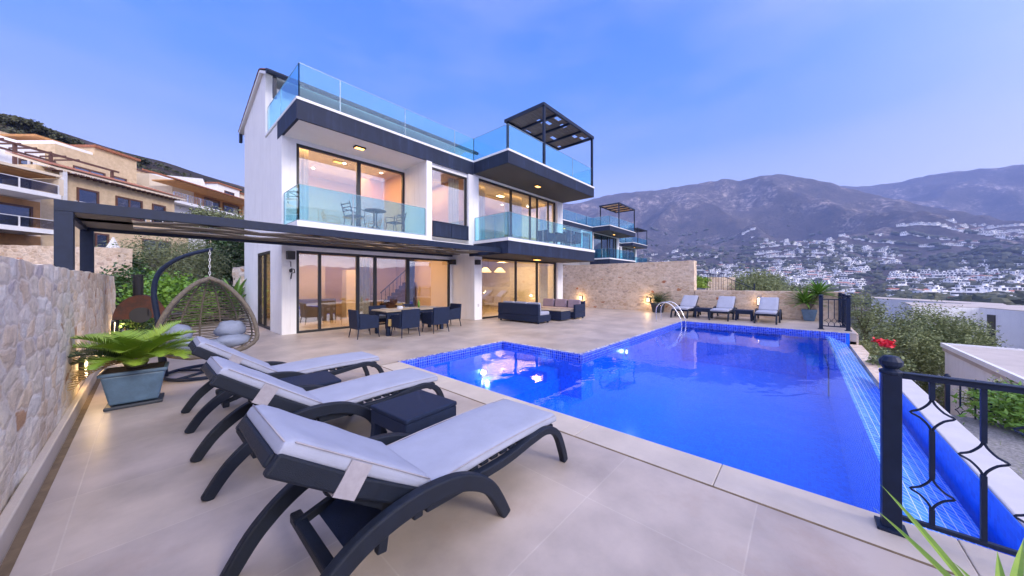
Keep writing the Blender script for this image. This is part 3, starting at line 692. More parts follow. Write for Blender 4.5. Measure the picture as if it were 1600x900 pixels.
# --- slabs
m = MB(); m.box(X0+.22, XF-.25, YB+.221, 16.99, 2.98, 3.22); m.box(9.2, XF-.25, 10.42, YB+.22, 2.98, 3.22)
m.build('floor_slab', 'soffit_plaster', V)
m = MB(); m.box(X0, 8.95, YP, YB-.001, 2.99, 3.25); m.build('loggia_slab', 'white_sill', V, bevel=.008)
m = MB(); m.box(X0+.06, 8.95, YP+.06, 17.1, 5.98, 6.44); m.build('roof_slab', 'soffit_plaster', V)
m = MB(); m.box(8.952, XF-.06, YP+.001, 17.1, 6.0, 6.44); m.build('roof_slab', 'soffit_plaster', V)
m = MB(); m.box(X0-.012, X0+.058, YP-.002, 12.05, 5.98, 6.5); m.box(X0+.058, 8.948, YP-.002, YP+.058, 5.98, 6.5)
m.build('fascia', 'dark_fascia', V)
OX0, OX1, OY = 8.95, 15.65, 8.17
m = MB(); m.box(OX0, OX1, OY, YP-.003, 6.04, 6.5); m.build('overhang', 'dark_fascia', V)
m = MB(); m.box(OX0+.03, OX1-.03, OY+.03, YP+.2, 6.034, 6.0385); m.build('overhang_soffit', 'dark_soffit', V)
m = MB()
m.box(X0-.02, OX0-.02, YP-.02, YP+.16, 6.502, 6.575); m.box(X0-.02, X0+.16, YP+.161, 13.59, 6.502, 6.575)
m.box(OX0-.02, OX0+.16, OY-.02, YP-.021, 6.502, 6.575); m.box(OX0+.161, OX1+.02, OY-.02, OY+.16, 6.502, 6.575); m.box(OX1-.16, OX1+.02, OY+.161, YP+.3, 6.502, 6.575)
m.build('roof_edge', 'white_sill', V)
# first-floor balcony of the right volume
m = MB(); m.box(OX0, OX1+.05, OY, YP+.28, 2.66, 3.14); m.build('balcony_slab', 'dark_fascia', V)
m = MB(); m.box(OX0-.02, OX1+.07, OY-.02, OY+.25, 3.142, 3.25); m.box(OX0-.02, OX0+.25, OY+.251, YP-.001, 3.142, 3.25); m.box(OX0+.251, OX1+.07, OY+.251, YP+.3, 3.142, 3.235)
m.build('balcony_edge', 'white_sill', V)
m = MB(); m.box(OX0+.03, OX1+.02, OY+.03, YP+.25, 2.652, 2.6585); m.build('balcony_soffit', 'dark_soffit', V)

# --- glazing: every window is a frame with its panes
def glazing(name, axis, c, a0, a1, z0, z1, splits, fr='window_metal', pn='pane', w=.075, dep=.10, parent=V, thin=None):
    """window in the plane axis=c, from a0 to a1; splits = mullion positions"""
    root = MB()
    def bx(u0, u1, zz0, zz1, d0=-dep/2, d1=dep/2):
        if axis == 'y': root.box(u0, u1, c+d0, c+d1, zz0, zz1)
        else: root.box(c+d0, c+d1, u0, u1, zz0, zz1)
    bx(a0, a0+w, z0, z1); bx(a1-w, a1, z0, z1); bx(a0+w, a1-w, z1-w, z1); bx(a0+w, a1-w, z0, z0+w*.8)
    for k, s_ in enumerate(splits):
        ww = (thin[k] if thin else w)
        bx(s_-ww/2, s_+ww/2, z0+w*.8, z1-w, -dep*.42, dep*.42)
    f = root.build(name, fr, parent)
    ed = [a0+w]+list(splits)+[a1-w]
    for i in range(len(ed)-1):
        p = MB(); u0 = ed[i]+.01; u1 = ed[i+1]-.01; off = .012*(i % 2)
        if axis == 'y': p.box(u0, u1, c-.004+off, c+.004+off, z0+w*.7, z1-w*.9)
        else: p.box(c-.004+off, c+.004+off, u0, u1, z0+w*.7, z1-w*.9)
        p.build('pane', pn, f)
    return f
glazing('sliding_door', 'y', YB+.06, 3.05, 8.9, 0.005, 2.56, [3.71, 4.92, 5.54, 6.86], thin=[.08, .1, .1, .13])
glazing('sliding_door', 'y', YP+.16, 9.42, 15.12, 0.005, 2.645, [11.77, 13.44], thin=[.09, .11])
glazing('sliding_door', 'y', YB+.06, 3.05, 6.70, 3.27, 5.86, [4.95], thin=[.13])
glazing('sliding_door', 'y', YP+.2, 9.24, 15.12, 3.26, 5.99, [11.46, 12.92, 13.51, 14.5], thin=[.1, .08, .08, .06])
glazing('window', 'y', YP+.16, 6.93, 8.68, 3.26, 5.84, [], w=.06)
glazing('side_door', 'x', X0+.06, 12.96, 14.81, 0.005, 2.61, [13.95], thin=[.05])
# dark guard panels under the tall window
g = MB(); g.box(6.95, 8.66, YP-.03, YP+.01, 3.80, 3.84); g.box(6.95, 8.66, YP-.03, YP+.01, 3.27, 3.30)
for x in (6.95, 7.79, 8.62): g.box(x, x+.04, YP-.028, YP+.008, 3.30, 3.80)
gp = g.build('window_guard', 'dark_metal', V)
g = MB(); g.box(6.99, 7.79, YP-.015, YP-.004, 3.30, 3.80); g.box(7.83, 8.62, YP-.015, YP-.004, 3.30, 3.80); g.build('guard_panel', 'dark_fascia', gp)
# --- glass railings
def glass_rail(pts, z0, z1, splits, parent=V, name='glass_railing', posts=(), cap='steel'):
    base = MB()
    segs = []
    for (p, q), sp in zip(zip(pts[:-1], pts[1:]), splits):
        p = Vector(p); q = Vector(q); L = (q-p).length; d = (q-p)/L; n = Vector((-d.y, d.x))
        ts = [0]+[s/L for s in sp]+[1]
        for a, b in zip(ts[:-1], ts[1:]):
            u = p+d*(a*L+.012); v = p+d*(b*L-.012); segs.append((u, v, n))
        for a in ts:
            c_ = p+d*a*L; k = .011
            base.prism([tuple(c_+d*x*k+n*y*k) for x, y in ((-1, -1), (1, -1), (1, 1), (-1, 1))], z0, z1)
        k = .02
        base.prism([tuple(p+n*-k), tuple(q+n*-k), tuple(q+n*k), tuple(p+n*k)], z0, z0+.04)
        base.prism([tuple(p+n*-.009), tuple(q+n*-.009), tuple(q+n*.009), tuple(p+n*.009)], z1+.001, z1+.012)
    r = base.build(name, cap, parent)
    for u, v, n in segs:
        g = MB(); k = .006; g.prism([tuple(u-n*k), tuple(v-n*k), tuple(v+n*k), tuple(u+n*k)], z0+.04, z1)
        g.build('glass_panel', 'rail_glass', r)
    return r
pbr('rail_edge', (.33, .43, .5), .25, metal=.2, var=.05)
e_ = .06
glass_rail([(X0+e_, 13.55), (X0+e_, YP+e_), (OX0+e_, YP+e_), (OX0+e_, OY+e_), (OX1-e_, OY+e_), (OX1-e_, YP+.2)], 6.56, 7.52,
           [[1.6], [1.05, 3.15, 5.28], [], [2.35, 4.6], []], cap='rail_edge')
glass_rail([(X0+e_, YB-.02), (X0+e_, YP+e_), (6.68, YP+e_)], 3.25, 4.24, [[], [1.42]], cap='rail_edge')
glass_rail([(OX0+e_, YP-.02), (OX0+e_, OY+e_), (OX1-e_, OY+e_), (OX1-e_, YP-.02)], 3.25, 4.22, [[], [2.2, 4.45], []], cap='rail_edge')
# --- roof terrace pergola
PZ = 9.1
m = MB()
m.box(11.2, 15.66, 8.17, 8.25, PZ, PZ+.14); m.box(11.2, 15.66, 10.4, 10.48, PZ, PZ+.14); m.box(11.2, 11.28, 8.251, 10.399, PZ, PZ+.14); m.box(15.58, 15.66, 8.251, 10.399, PZ, PZ+.14)
for x in (12.3, 13.4, 14.5): m.box(x, x+.06, 8.251, 10.399, PZ+.0, PZ+.10)
pr = m.build('roof_pergola', 'dark_metal', V)
for x, y in ((11.3, 8.24), (15.56, 8.24), (11.3, 10.35)): m = MB(); m.box(x-.05, x+.05, y-.05, y+.05, 6.577, PZ-.001); m.build('post', 'dark_metal', pr)
m = MB(); rq = np.random.RandomState(5)
y = 8.25
while y < 10.36:
    w_ = .17; gap = .018
    x = 11.28
    while x < 15.55:
        L_ = .9+rq.rand()*1.3; x2 = min(15.58, x+L_)
        m.box(x, x2, y, y+w_, PZ+.102, PZ+.13); x = x2+(.42 if rq.rand() < .33 else .002)
    y += w_+gap
m.build('slatted_roof', 'grey_plank', pr)
# --- penthouse storey with tiled roof
m = MB(); m.box(X0+.222, 11.6, 13.6, 13.8, 6.45, 8.3); m.build('attic_wall', 'white_plaster', V)
def tiles(m, x0, x1, y0, z0, y1, z1, rows=9):
    nx = int((x1-x0)/.055); vs = []; fs = []
    for r in range(rows):
        for e2 in (0, 1):
            t = (r+e2*1.04)/rows; yy = y0+(y1-y0)*t; zz = z0+(z1-z0)*t+(.035 if e2 == 0 else .0)
            for i in range(nx+1):
                x = x0+(x1-x0)*i/nx; vs.append((x, yy, zz+.045*abs(math.sin(i*.55))))
    w_ = nx+1
    for r in range(rows*2-1):
        for i in range(nx): a = r*w_+i; fs.append((a, a+1, a+w_+1, a+w_))
    m._add(vs, fs)
m = MB(); m.slab([(13.1, 8.40), (13.95, 8.80), (17.75, 7.83), (17.75, 7.92), (13.95, 8.90), (13.1, 8.50)], 'x', X0-.1, 11.75)
rf = m.build('tiled_roof', 'white_sill', V)
m = MB(); tiles(m, X0-.12, 11.8, 13.02, 8.50, 13.98, 8.93, 3); tiles(m, X0-.12, 11.8, 17.85, 7.90, 13.96, 8.93, 10)
m.build('tiles', 'terracotta', rf)
m = MB(); m.tube([(X0-.1, 13.0, 8.47), (11.8, 13.0, 8.47)], .085, 8); m.build('gutter', 'dark_metal', rf)
m = MB(); m.box(X0+.1, X0+.2, 13.05, 13.15, 7.7, 8.4); m.build('downpipe', 'dark_metal', rf)
m = MB(); m.box(X0-.08, X0+.02, 17.7, 17.86, 7.5, 7.86); m.build('downpipe', 'dark_metal', rf)
# --- lamps on the soffits (lit)
def soffit_lamp(x, y, z, on=True, sz=.2, mat='lamp_soffit', parent=V, fr='window_metal', en=16):
    m = MB(); m.box(x-sz, x+sz, y-sz*.6, y+sz*.6, z-.05, z-.001); a = m.build('ceiling_lamp', fr, parent, bevel=.01)
    m = MB(); m.box(x-sz*.78, x+sz*.78, y-sz*.42, y+sz*.42, z-.058, z-.0505); m.build('diffuser', mat, a)
    if on: light('ceiling_lamp_light', 'AREA', (x, y, z-.07), en, (1, .60, .26), parent, sz*2.4, sy=sz*1.5)
soffit_lamp(4.6, 10.75, 5.98, False, .17, 'lamp_soffit')
soffit_lamp(5.75, 11.15, 2.975, True, .2, en=11)
soffit_lamp(12.0, 9.1, 6.03, True, .17, en=5)
soffit_lamp(12.0, 9.15, 2.65, True, .22, en=5)
m = MB(); m.box(2.78, 2.98, 11.42, 11.6, 2.27, 2.52); m.build('wall_speaker', 'black_iron', V, bevel=.01)
m = MB(); m.box(8.78, 9.0, 11.3, 11.5, 2.35, 2.56); m.build('wall_speaker', 'black_iron', V, bevel=.01)
m = MB(); m.box(9.0, 9.2, 9.93, 10.1, 2.3, 2.5); m.build('wall_speaker', 'black_iron', V, bevel=.01)
m = MB(); m.tube([(2.88, 11.6, 2.2), (2.88, 11.5, 2.2), (2.88, 11.5, 2.05)], .012, 6); m.ball((2.88, 11.5, 1.93), .05, .05, .06)
m.tube([(2.88, 11.5, 1.99), (2.96, 11.47, 1.97), (2.97, 11.47, 1.87), (2.9, 11.49, 1.86), (2.88, 11.5, 1.68)], .018, 6)
m.build('wall_hook', 'black_iron', V)
m = MB(); m.box(9.17, 9.25, 10.09, 10.099, .55, .67); m.build('wall_socket', 'kerb_stone', V)
# --- rooms seen through the glass
m = MB(); m.box(2.9, 9.0, 11.85, 17, -.1, .015); m.box(9.2, 15.4, 10.5, 17, -.1, .015)
m.box(2.9, 6.94, 11.85, 17, 3.221, 3.26); m.box(6.95, 15.4, 10.5, 17, 3.222, 3.258); m.build('room_floor', 'interior_floor', V)
m = MB()
m.box(2.89, 2.93, 11.85, 12.94, .02, 2.97); m.box(2.89, 2.93, 14.83, 17, .02, 2.97); m.box(2.93, 15.3, 16.5, 16.6, .02, 2.97)
m.box(9.02, 9.19, 11.83, 16.5, .02, 2.97)
m.box(2.89, 2.93, 11.85, 17, 3.27, 5.97); m.box(2.93, 15.3, 15.2, 15.3, 3.27, 5.97)
m.box(8.78, 8.9, 10.5, 15.2, 3.27, 5.97); m.build('room_wall', 'interior_wall', V)
m = MB(); m.box(5.9, 6.9, 13.6, 13.72, 3.27, 5.97); m.box(6.8, 6.9, 11.85, 15.2, 3.27, 5.97); m.box(12.3, 13.4, 14.8, 14.9, 3.27, 5.97)
m.build('feature_wall', 'orange_wall', V)
m = MB(); m.box(9.3, 15.3, 10.5, 16.4, 2.94, 2.976); m.box(2.95, 8.95, 11.85, 16.4, 2.94, 2.976); m.box(2.95, 15.2, 11.85, 15.1, 5.93, 5.965)
m.build('room_ceiling', 'interior_white', V)
def wavy(m, x0, x1, y, z0, z1, amp=.045, per=.13):
    n = max(4, int((x1-x0)/.02)); vs = []
    for i in range(n+1):
        x = x0+(x1-x0)*i/n; d = amp*math.sin(2*math.pi*(x-x0)/per)
        vs += [(x, y+d, z0), (x, y+d*.8, z1)]
    m._add(vs, [(2*i, 2*i+2, 2*i+3, 2*i+1) for i in range(n)])
for a, b, y, z0, z1, mt in ((5.0, 5.5, 12.0, .04, 2.9, 'curtain'), (7.0, 7.35, 12.0, .04, 2.9, 'curtain_grey'), (14.3, 15.05, 10.75, .04, 2.9, 'curtain'), (9.5, 9.95, 10.75, .04, 2.9, 'curtain'),
                            (3.15, 3.5, 12.05, 3.3, 5.9, 'curtain'), (9.35, 10.2, 10.75, 3.3, 5.9, 'curtain'), (11.5, 12.85, 10.75, 3.3, 5.9, 'curtain'), (14.3, 15.0, 10.75, 3.3, 5.9, 'curtain'), (8.05, 8.6, 10.6, 3.3, 5.8, 'curtain')):
    m = MB(); wavy(m, a, b, y, z0, z1); m.build('curtain', mt, V, smooth=True)
# staircase behind the right end of the dining doors
m = MB()
for i in range(9): m.box(7.1+i*.2, 7.3+i*.2, 14.4, 15.3, .02, .2+i*.17)
st = m.build('staircase', 'dark_wood', V)
m = MB()
for i in range(10): m.tube([(7.15+i*.19, 14.4, .3+i*.16), (7.15+i*.19, 14.4, 1.1+i*.16)], .012, 5)
m.tube([(7.1, 14.4, 1.08), (8.95, 14.4, 2.65)], .025, 6); m.build('stair_railing', 'black_iron', st)
m = MB(); m.box(5.65, 6.6, 14.5, 15.0, .02, 2.1); m.build('wardrobe', 'interior_white', V, bevel=.01)
m = MB(); m.box(6.62, 7.0, 14.5, 15.0, .02, 2.3); m.build('inner_door', 'curtain_grey', V, bevel=.01)
m = MB(); m.box(3.0, 5.3, 15.9, 16.45, .02, 2.3); kc = m.build('kitchen_cupboard', 'interior_white', V, bevel=.01)
m = MB(); m.box(3.2, 5.2, 14.4, 15.0, .02, .9); m.build('worktop', 'curtain_grey', kc, bevel=.01)
m = MB(); m.box(10.1, 14.2, 16.2, 16.45, .5, 2.1); m.build('bookcase', 'dark_wood', V, bevel=.01)
# --- lights of the rooms: downlights and pendant, with their real light
def downlights(pts, z, en, area, parent=V):
    m = MB()
    for x, y in pts: m.lathe([(.055, -.006), (.055, .01)], (x, y, z), 10)
    m.build('downlight', 'lamp_ceiling', parent)
    cx = sum(p[0] for p in pts)/len(pts); cy = sum(p[1] for p in pts)/len(pts)
    light('room_light', 'AREA', (cx, cy, z-.03), en, (1, .56, .21), parent, area[0], sy=area[1])
downlights([(3.6, 12.7), (4.7, 12.7), (5.8, 12.7), (7.0, 12.7), (8.2, 12.7), (4.0, 14.5), (6.0, 14.4), (8.0, 14.2)], 2.93, 135, (5, 3))
downlights([(9.9, 11.3), (11.5, 11.3), (13.3, 11.3), (14.6, 11.3), (11.0, 13.5), (13.5, 13.5)], 2.93, 135, (5, 3))
downlights([(3.5, 12.5), (4.8, 12.5), (6.2, 12.5), (4.2, 13.9)], 5.92, 110, (3, 2.4))
downlights([(7.6, 11.9), (8.2, 13.0)], 5.92, 30, (1.2, 2))
downlights([(9.9, 11.3), (11.3, 12.6), (13.3, 12.6), (14.6, 11.8)], 5.92, 130, (5, 3))
m = MB(); m.tube([(12.2, 12.6, 2.94), (12.2, 12.6, 2.35)], .01, 5)
pd = m.build('pendant_lamp', 'black_iron', V)
m = MB(); m.lathe([(.10, .25), (.34, 0.0), (.33, 0.0), (.09, .23)], (12.0, 12.6, 2.1), 20); m.lathe([(.10, .25), (.34, 0.0), (.33, 0.0), (.09, .23)], (13.1, 12.6, 2.12), 20)
pbr('lamp_shade', (.75, .6, .38), .8, emit='#ffcf80', es=1.6); m.build('lamp_shade', 'lamp_shade', pd, smooth=True)

# ---- the two neighbouring villas: same design, stepping along the slope, unlit rooms
NOCOPY = ('room_light', 'ceiling_lamp_light', 'pendant_lamp', 'downlight', 'wall_hook', 'wall_socket', 'wall_speaker', 'staircase', 'wardrobe', 'inner_door', 'kitchen_cupboard', 'bookcase', 'attic_wall', 'tiled_roof')
def deep_copy(o, parent, skip):
    c = o.copy(); COL.objects.link(c); c.parent = parent
    for ch in list(o.children):
        if ch.name.split('.')[0] in skip: continue
        deep_copy(ch, c, skip)
    return c
for (dx, dy, dz), lb in (((22, 6.25, .75), 'neighbouring white villa with timber roof pergola rising behind the high stone wall'), ((44, 12.5, 1.5), 'farthest white villa of the row, mostly its dark glass railing visible')):
    c = deep_copy(V, None, NOCOPY); c.location = (2.67+dx, 10.1+dy, dz); c['label'] = lb
    if dx < 30:
        for ch in c.children_recursive:
            if ch.name.startswith('slatted_roof'):
                ch.data = ch.data.copy(); ch.data.materials[0] = MATS['orange_lit_plank']  # orange light under the neighbour's slats is put into the plank colour
            if ch.name.startswith('pane'):
                ch.data = ch.data.copy(); ch.data.materials[0] = MATS['tint_pane']
m = MB(); m.box(17.5, 70, 14.0, 32, -3, -.1); tg = struct(m.build('upper_path', 'coping'), 'stone ground of the neighbouring terraces')

# ================================================================== TERRACE PERGOLA
PGX0, PGX1, PGY0, PGY1, PGZ = -.95, 8.93, 8.5, 11.56, 2.86
P = thing('pergola', 'long dark metal pergola with lattice roof reaching from the stone wall to the balcony', 'pergola', (PGX0, PGY0, 0))
for y, x in ((PGY0, PGX0), (PGY1-.2, PGX0)):
    m = MB(); m.box(x, x+.18, y, y+.18, 0, PGZ-.171); m.build('post', 'dark_metal', P, bevel=.005)
m = MB(); m.box(PGX0, PGX1, PGY0, PGY0+.1, PGZ-.17, PGZ); m.box(PGX0, X0-.01, PGY1-.1, PGY1, PGZ-.17, PGZ); m.box(PGX0, PGX0+.1, PGY0+.101, PGY1-.101, PGZ-.17, PGZ)
m.box(X0-.01, PGX1, PGY1-.1, PGY1, PGZ-.17, PGZ-.02)
m.build('beam', 'dark_metal', P, bevel=.004)
m = MB(); z0, z1 = PGZ-.10, PGZ-.075
m.box(PGX0+.1, PGX1, PGY0+.1, PGY0+.62, z0, z1); m.box(PGX0+.1, PGX1, PGY1-.62, PGY1-.1, z0, z1); m.box(PGX0+.1, PGX1, 9.8, 10.26, z0, z1); m.box(PGX0+.1, PGX0+.75, PGY0+.621, PGY1-.621, z0, z1-.002)
# zig-zag webs leave the triangular openings seen from below
rq = np.random.RandomState(2)
for (ya, yb) in ((PGY0+.621, 9.799), (10.261, PGY1-.621)):
    x = PGX0+.8; k = 0
    while x < PGX1-1.0:
        s_ = .85*(1 if k % 2 else -1); w_ = .34+.2*rq.rand()
        xa, xb = (x, x+abs(s_)) if s_ > 0 else (x+abs(s_), x)
        m.slab([(xa, ya), (xa+w_, ya), (xb+w_, yb), (xb, yb)], 'z', z0, z1)
        x += 1.15 if k % 2 else .8; k += 1
m.build('lattice_roof', 'grey_plank', P)

# ================================================================== STONE WALLS
def rough_wall(name, label, p, q, z0, h0, h1, th, mat, seed=0, rough=.03, step=.16, cap=True):
    """wall from p to q (ground points), its faces and top pushed about like laid stone"""
    p = Vector((p[0], p[1], 0)); q = Vector((q[0], q[1], 0)); L = (q-p).length; d = (q-p)/L; n = Vector((-d.y, d.x, 0))
    nx = max(2, int(L/step)); nz = max(2, int((max(h0, h1)-z0)/step)); nt2 = 3
    ring = []
    m = MB()
    for i in range(nx+1):
        t = i/nx; hh = h0+(h1-h0)*t; c = p+d*(L*t)
        col = [(-th/2, z0+(hh-z0)*k/nz) for k in range(nz+1)]+[(-th/2+th*k/nt2, hh) for k in range(1, nt2)]+[(th/2, z0+(hh-z0)*(nz-k)/nz) for k in range(nz+1)]
        for (o_, z) in col:
            w = c+n*o_; w.z = z; v = noise.noise_vector(w*2.6+Vector((seed, 0, 0)))*rough+noise.noise_vector(w*7)*rough*.45
            if z <= z0+1e-4: v.z = 0
            m.v.append(tuple(w+v))
    K = len(col)
    for i in range(nx):
        for k in range(K): m.f.append((i*K+k, i*K+(k+1) % K, (i+1)*K+(k+1) % K, (i+1)*K+k))
    m.f += [tuple(range(K)), tuple(range((nx+1)*K-1, nx*K-1, -1))]; m.mi = [0]*len(m.f)
    return tag(m.build(name, mat), label, 'wall')
rough_wall('stone_wall', 'whitish rubble stone wall running along the left edge beside the potted sago palm', (-.82, -3.2), (-.82, 14.6), -.1, 1.76, 1.74, .42, 'rubble_stone', 1, .022, .13)
m = MB(); m.box(-.608, -.55, -3.2, 14.6, .003, .16); struct(m.build('wall_plinth', 'coping', bevel=.01), 'pale plinth strip at the foot of the left wall')
m = MB(); m.box(-.549, -.50, -3.2, 14.6, -.02, .004); struct(m.build('drain_channel', 'joint'), 'grey drain strip along the foot of the left wall')
a = W(-16.3, 13.7, 0); b = W(-27, 14.2, 0)
rough_wall('stone_wall', 'high beige stone wall behind the pergola posts at the far left', a[:2], b[:2], -.2, 3.0, 3.3, .5, 'beige_stone', 4, .03, .22)
rough_wall('stone_wall', 'high beige stone wall joining the villa at the far end of the terrace', (18.45, 15.5), (18.45, 4.02), -.1, 2.66, 2.66, .5, 'beige_stone', 7, .025, .2)
rough_wall('stone_wall', 'low beige stone wall behind the three far sun loungers', (18.45, 4.0), (18.45, -1.25), -.1, 1.18, 1.18, .46, 'beige_stone', 9, .02, .18)
a = W(-13.6, 16.0, 0); b = W(-10.5, 16.2, 0)
rough_wall('stone_wall', 'short low stone wall between the olive tree and the villa side', a[:2], b[:2], -.2, 2.3, 2.4, .4, 'rubble_stone', 12, .05, .2)
m = MB(); m.box(18.19, 18.23, 8.95, 9.15, 0, 2.6); struct(m.build('wall_pilaster', 'beige_stone'), 'shallow pilaster on the high far wall')
a = PW(1104, 27, 0); b = PW(1146, 27, 0)
rough_wall('stone_wall', 'small pale wall beside the steps beyond the low far wall', a[:2], b[:2], -3, 1.95, 1.95, .4, 'beige_stone', 15, .02, .3)
# ================================================================== SUN LOUNGERS
def soft_box(poly, y0, y1, r=.02):
    """cushion: side outline (x,z) extruded across y with rounded rim"""
    m = MB(); n = len(poly); cx = sum(p[0] for p in poly)/n; cz = sum(p[1] for p in poly)/n
    rings = [(y0, .93), (y0+.012, .985), (y0+.03, 1.0), ((y0+y1)/2, 1.0), (y1-.03, 1.0), (y1-.012, .985), (y1, .93)]
    return rings
def make_lounger():
    T = thing('sun_lounger', 'nearest dark resin sun lounger with lilac cushion, its foot over the bare paving', 'sun lounger')
    def arc(pts, n=6):
        out = []
        for i in range(len(pts)-1):
            p0 = pts[max(i-1, 0)]; p1 = pts[i]; p2 = pts[i+1]; p3 = pts[min(i+2, len(pts)-1)]
            for k in range(n):
                t = k/n
                out.append(tuple(.5*((2*b)+(c-a)*t+(2*a-5*b+4*c-d)*t*t+(-a+3*b-3*c+d)*t**3) for a, b, c, d in zip(p0, p1, p2, p3)))
        out.append(pts[-1]); return out
    for s in (-1, 1):
        y = s*.385
        A = arc([(.02, y, .0), (.16, y, .20), (.36, y, .355), (.60, y, .425), (.86, y, .425), (1.06, y, .37), (1.24, y, .24), (1.385, y, .0)])
        hs = [.074+.032*math.sin(math.pi*i/(len(A)-1)) for i in range(len(A))]
        m = MB(); m.bar(A, .062, hs, (0, 1, 0)); m.build('leg', 'lounger_resin', T, bevel=.012, local=True)
        y2 = s*.325
        Bq = arc([(.78, y2, .335), (1.1, y2, .325), (1.45, y2, .325), (1.75, y2, .36), (1.95, y2, .365), (2.10, y2, .28), (2.19, y2, .10), (2.22, y2, .0)])
        m = MB(); m.bar(Bq, .058, [.062]*len(Bq), (0, 1, 0)); m.build('side_rail', 'lounger_resin', T, bevel=.01, local=True)
    m = MB()
    for i in range(13):
        x = .86+i*.095; m.box(x, x+.07, -.30, .30, .335+.02*math.sin(i/13*3.0), .36+.02*math.sin(i/13*3.0))
    m.box(.82, .90, -.30, .30, .29, .36); m.box(2.02, 2.09, -.30, .30, .29, .36)
    m.build('seat_slats', 'lounger_resin', T, bevel=.006, local=True)
    # reclining back: frame, woven panel, prop
    hx, hz, tx, tz = .80, .40, .12, .865
    d = Vector((tx-hx, 0, tz-hz)).normalized(); u = Vector((-d.z, 0, d.x)); u = u if u.z > 0 else -u
    L = (Vector((tx, 0, tz))-Vector((hx, 0, hz))).length
    def bp(t, h, y): p = Vector((hx, 0, hz))+d*(L*t)+u*h; return (p.x, y, p.z)
    m = MB()
    for s in (-1, 1): m.bar([bp(-.02, -.03, s*.305), bp(.5, -.045, s*.305), bp(1.045, -.03, s*.305)], .05, .095)
    m.bar([bp(1.0, -.03, -.279), bp(1.0, -.03, .279)], .09, .06, (d.x, 0, d.z)); m.bar([bp(.02, -.03, -.279), bp(.02, -.03, .279)], .07, .06, (d.x, 0, d.z))
    m.build('back_frame', 'lounger_resin', T, bevel=.012, local=True)
    m = MB()
    for k in range(9):
        t = .07+k*.103; m.bar([bp(t, -.02, -.29), bp(t, -.02, .29)], .082*L, .018, (d.x, 0, d.z))
    m.build('back_slats', 'lounger_resin', T, bevel=.004, local=True)
    m = MB(); m.box(.30, .36, -.35, .35, .17, .23); m.box(.70, .76, -.35, .35, .30, .36); m.build('crossbar', 'lounger_resin', T, bevel=.01, local=True)
    for s in (-1, 1):
        m = MB(); m.bar([bp(.66, -.09, s*.25), (.60, s*.25, .40), (.56, s*.25, .17)], .045, .055); m.bar([(.30, s*.25, .20), (.72, s*.25, .33)], .04, .05); m.build('back_prop', 'lounger_resin', T, bevel=.008, local=True)
    m = MB(); m.quad(bp(.04, -.055, -.29), bp(.04, -.055, .29), (.42, .29, .215), (.42, -.29, .215)); m.v = [tuple(v) for v in m.v]
    m.build('woven_panel', 'wicker', T, local=True)
    # cushions: shaped across the width
    def cushion(name, top, th, wid, parent, dip=.008, seed=1):
        n = len(top); ys = [-wid/2, -wid/2+.012, -wid/2+.04, -wid/4, 0, wid/4, wid/2-.04, wid/2-.012, wid/2]; sh = [.5, .14, .0, 0, 0, 0, 0, .14, .5]
        P = [Vector((p[0], 0, p[1])) for p in top]; m = MB(); rings = []
        for yi, (yy, s_) in enumerate(zip(ys, sh)):
            up_, dn = [], []
            for i, p in enumerate(P):
                dd = (P[min(i+1, n-1)]-P[max(i-1, 0)]).normalized(); nn = Vector((-dd.z, 0, dd.x)); nn = nn if nn.z > 0 else -nn
                e_ = 1 if 0 < i < n-1 else .78
                puff = .010*noise.noise(Vector((p.x*6, yy*5, seed)))-dip*(abs(yy) < wid*.2)
                q = p+nn*(th*(1-s_*.9)*e_+puff); up_.append((q.x, yy, q.z)); q = p+nn*(th*s_*.75*0+th*(s_*.6)*.5); dn.append((q.x, yy, q.z))
            rings.append(up_+dn[::-1])
        for r in rings: m.v += r
        K = 2*n
        for j in range(len(rings)-1):
            for k in range(K): m.f.append((j*K+k, j*K+(k+1) % K, (j+1)*K+(k+1) % K, (j+1)*K+k))
        m.f += [tuple(range(K-1, -1, -1)), tuple(range((len(rings)-1)*K, len(rings)*K))]; m.mi = [0]*len(m.f)
        co = m.build(name, 'cushion_lilac', parent, smooth=True, bevel=.008, local=True, bseg=2)
        pm_ = MB()
        def off(i, h):
            dd = (P[min(i+1, n-1)]-P[max(i-1, 0)]).normalized(); nn = Vector((-dd.z, 0, dd.x)); nn = nn if nn.z > 0 else -nn
            return P[i]+nn*h
        for s_ in (-1, 1):
            pm_.tube([(off(i, th*.86).x, s_*(wid/2-.006), off(i, th*.86).z) for i in range(1, n-1)], .0042, 5)
        for i in (0, n-1): pm_.tube([(off(i, th*.72).x, y_, off(i, th*.72).z) for y_ in (-wid/2+.02, 0, wid/2-.02)], .004, 5)
        pm_.build('piping', 'tape', co, smooth=True, local=True)
        return co
    seat = [(.80, .372), (.83, .365)]+[(.9+i*.124, .362+.022*math.sin(i/10*math.pi*.9)-.0*i) for i in range(10)]+[(2.105, .372), (2.125, .372)]
    cushion('seat_cushion', seat, .07, .625, T, 0, 3)
    bk = [bp(-.01, .0, 0), bp(.02, .0, 0)]+[bp(.1+i*.115, .0, 0) for i in range(8)]+[bp(1.0, .0, 0), bp(1.045, .0, 0)]
    bc = cushion('back_cushion', [(p[0], p[2]) for p in bk], .078, .64, T, .005, 8)
    m = MB(); m.bar([bp(.60, -.10, 0), bp(.60, -.10, .001)], .13*1, .02, (d.x, 0, d.z)); m = MB()
    a_, b_ = .52, .66
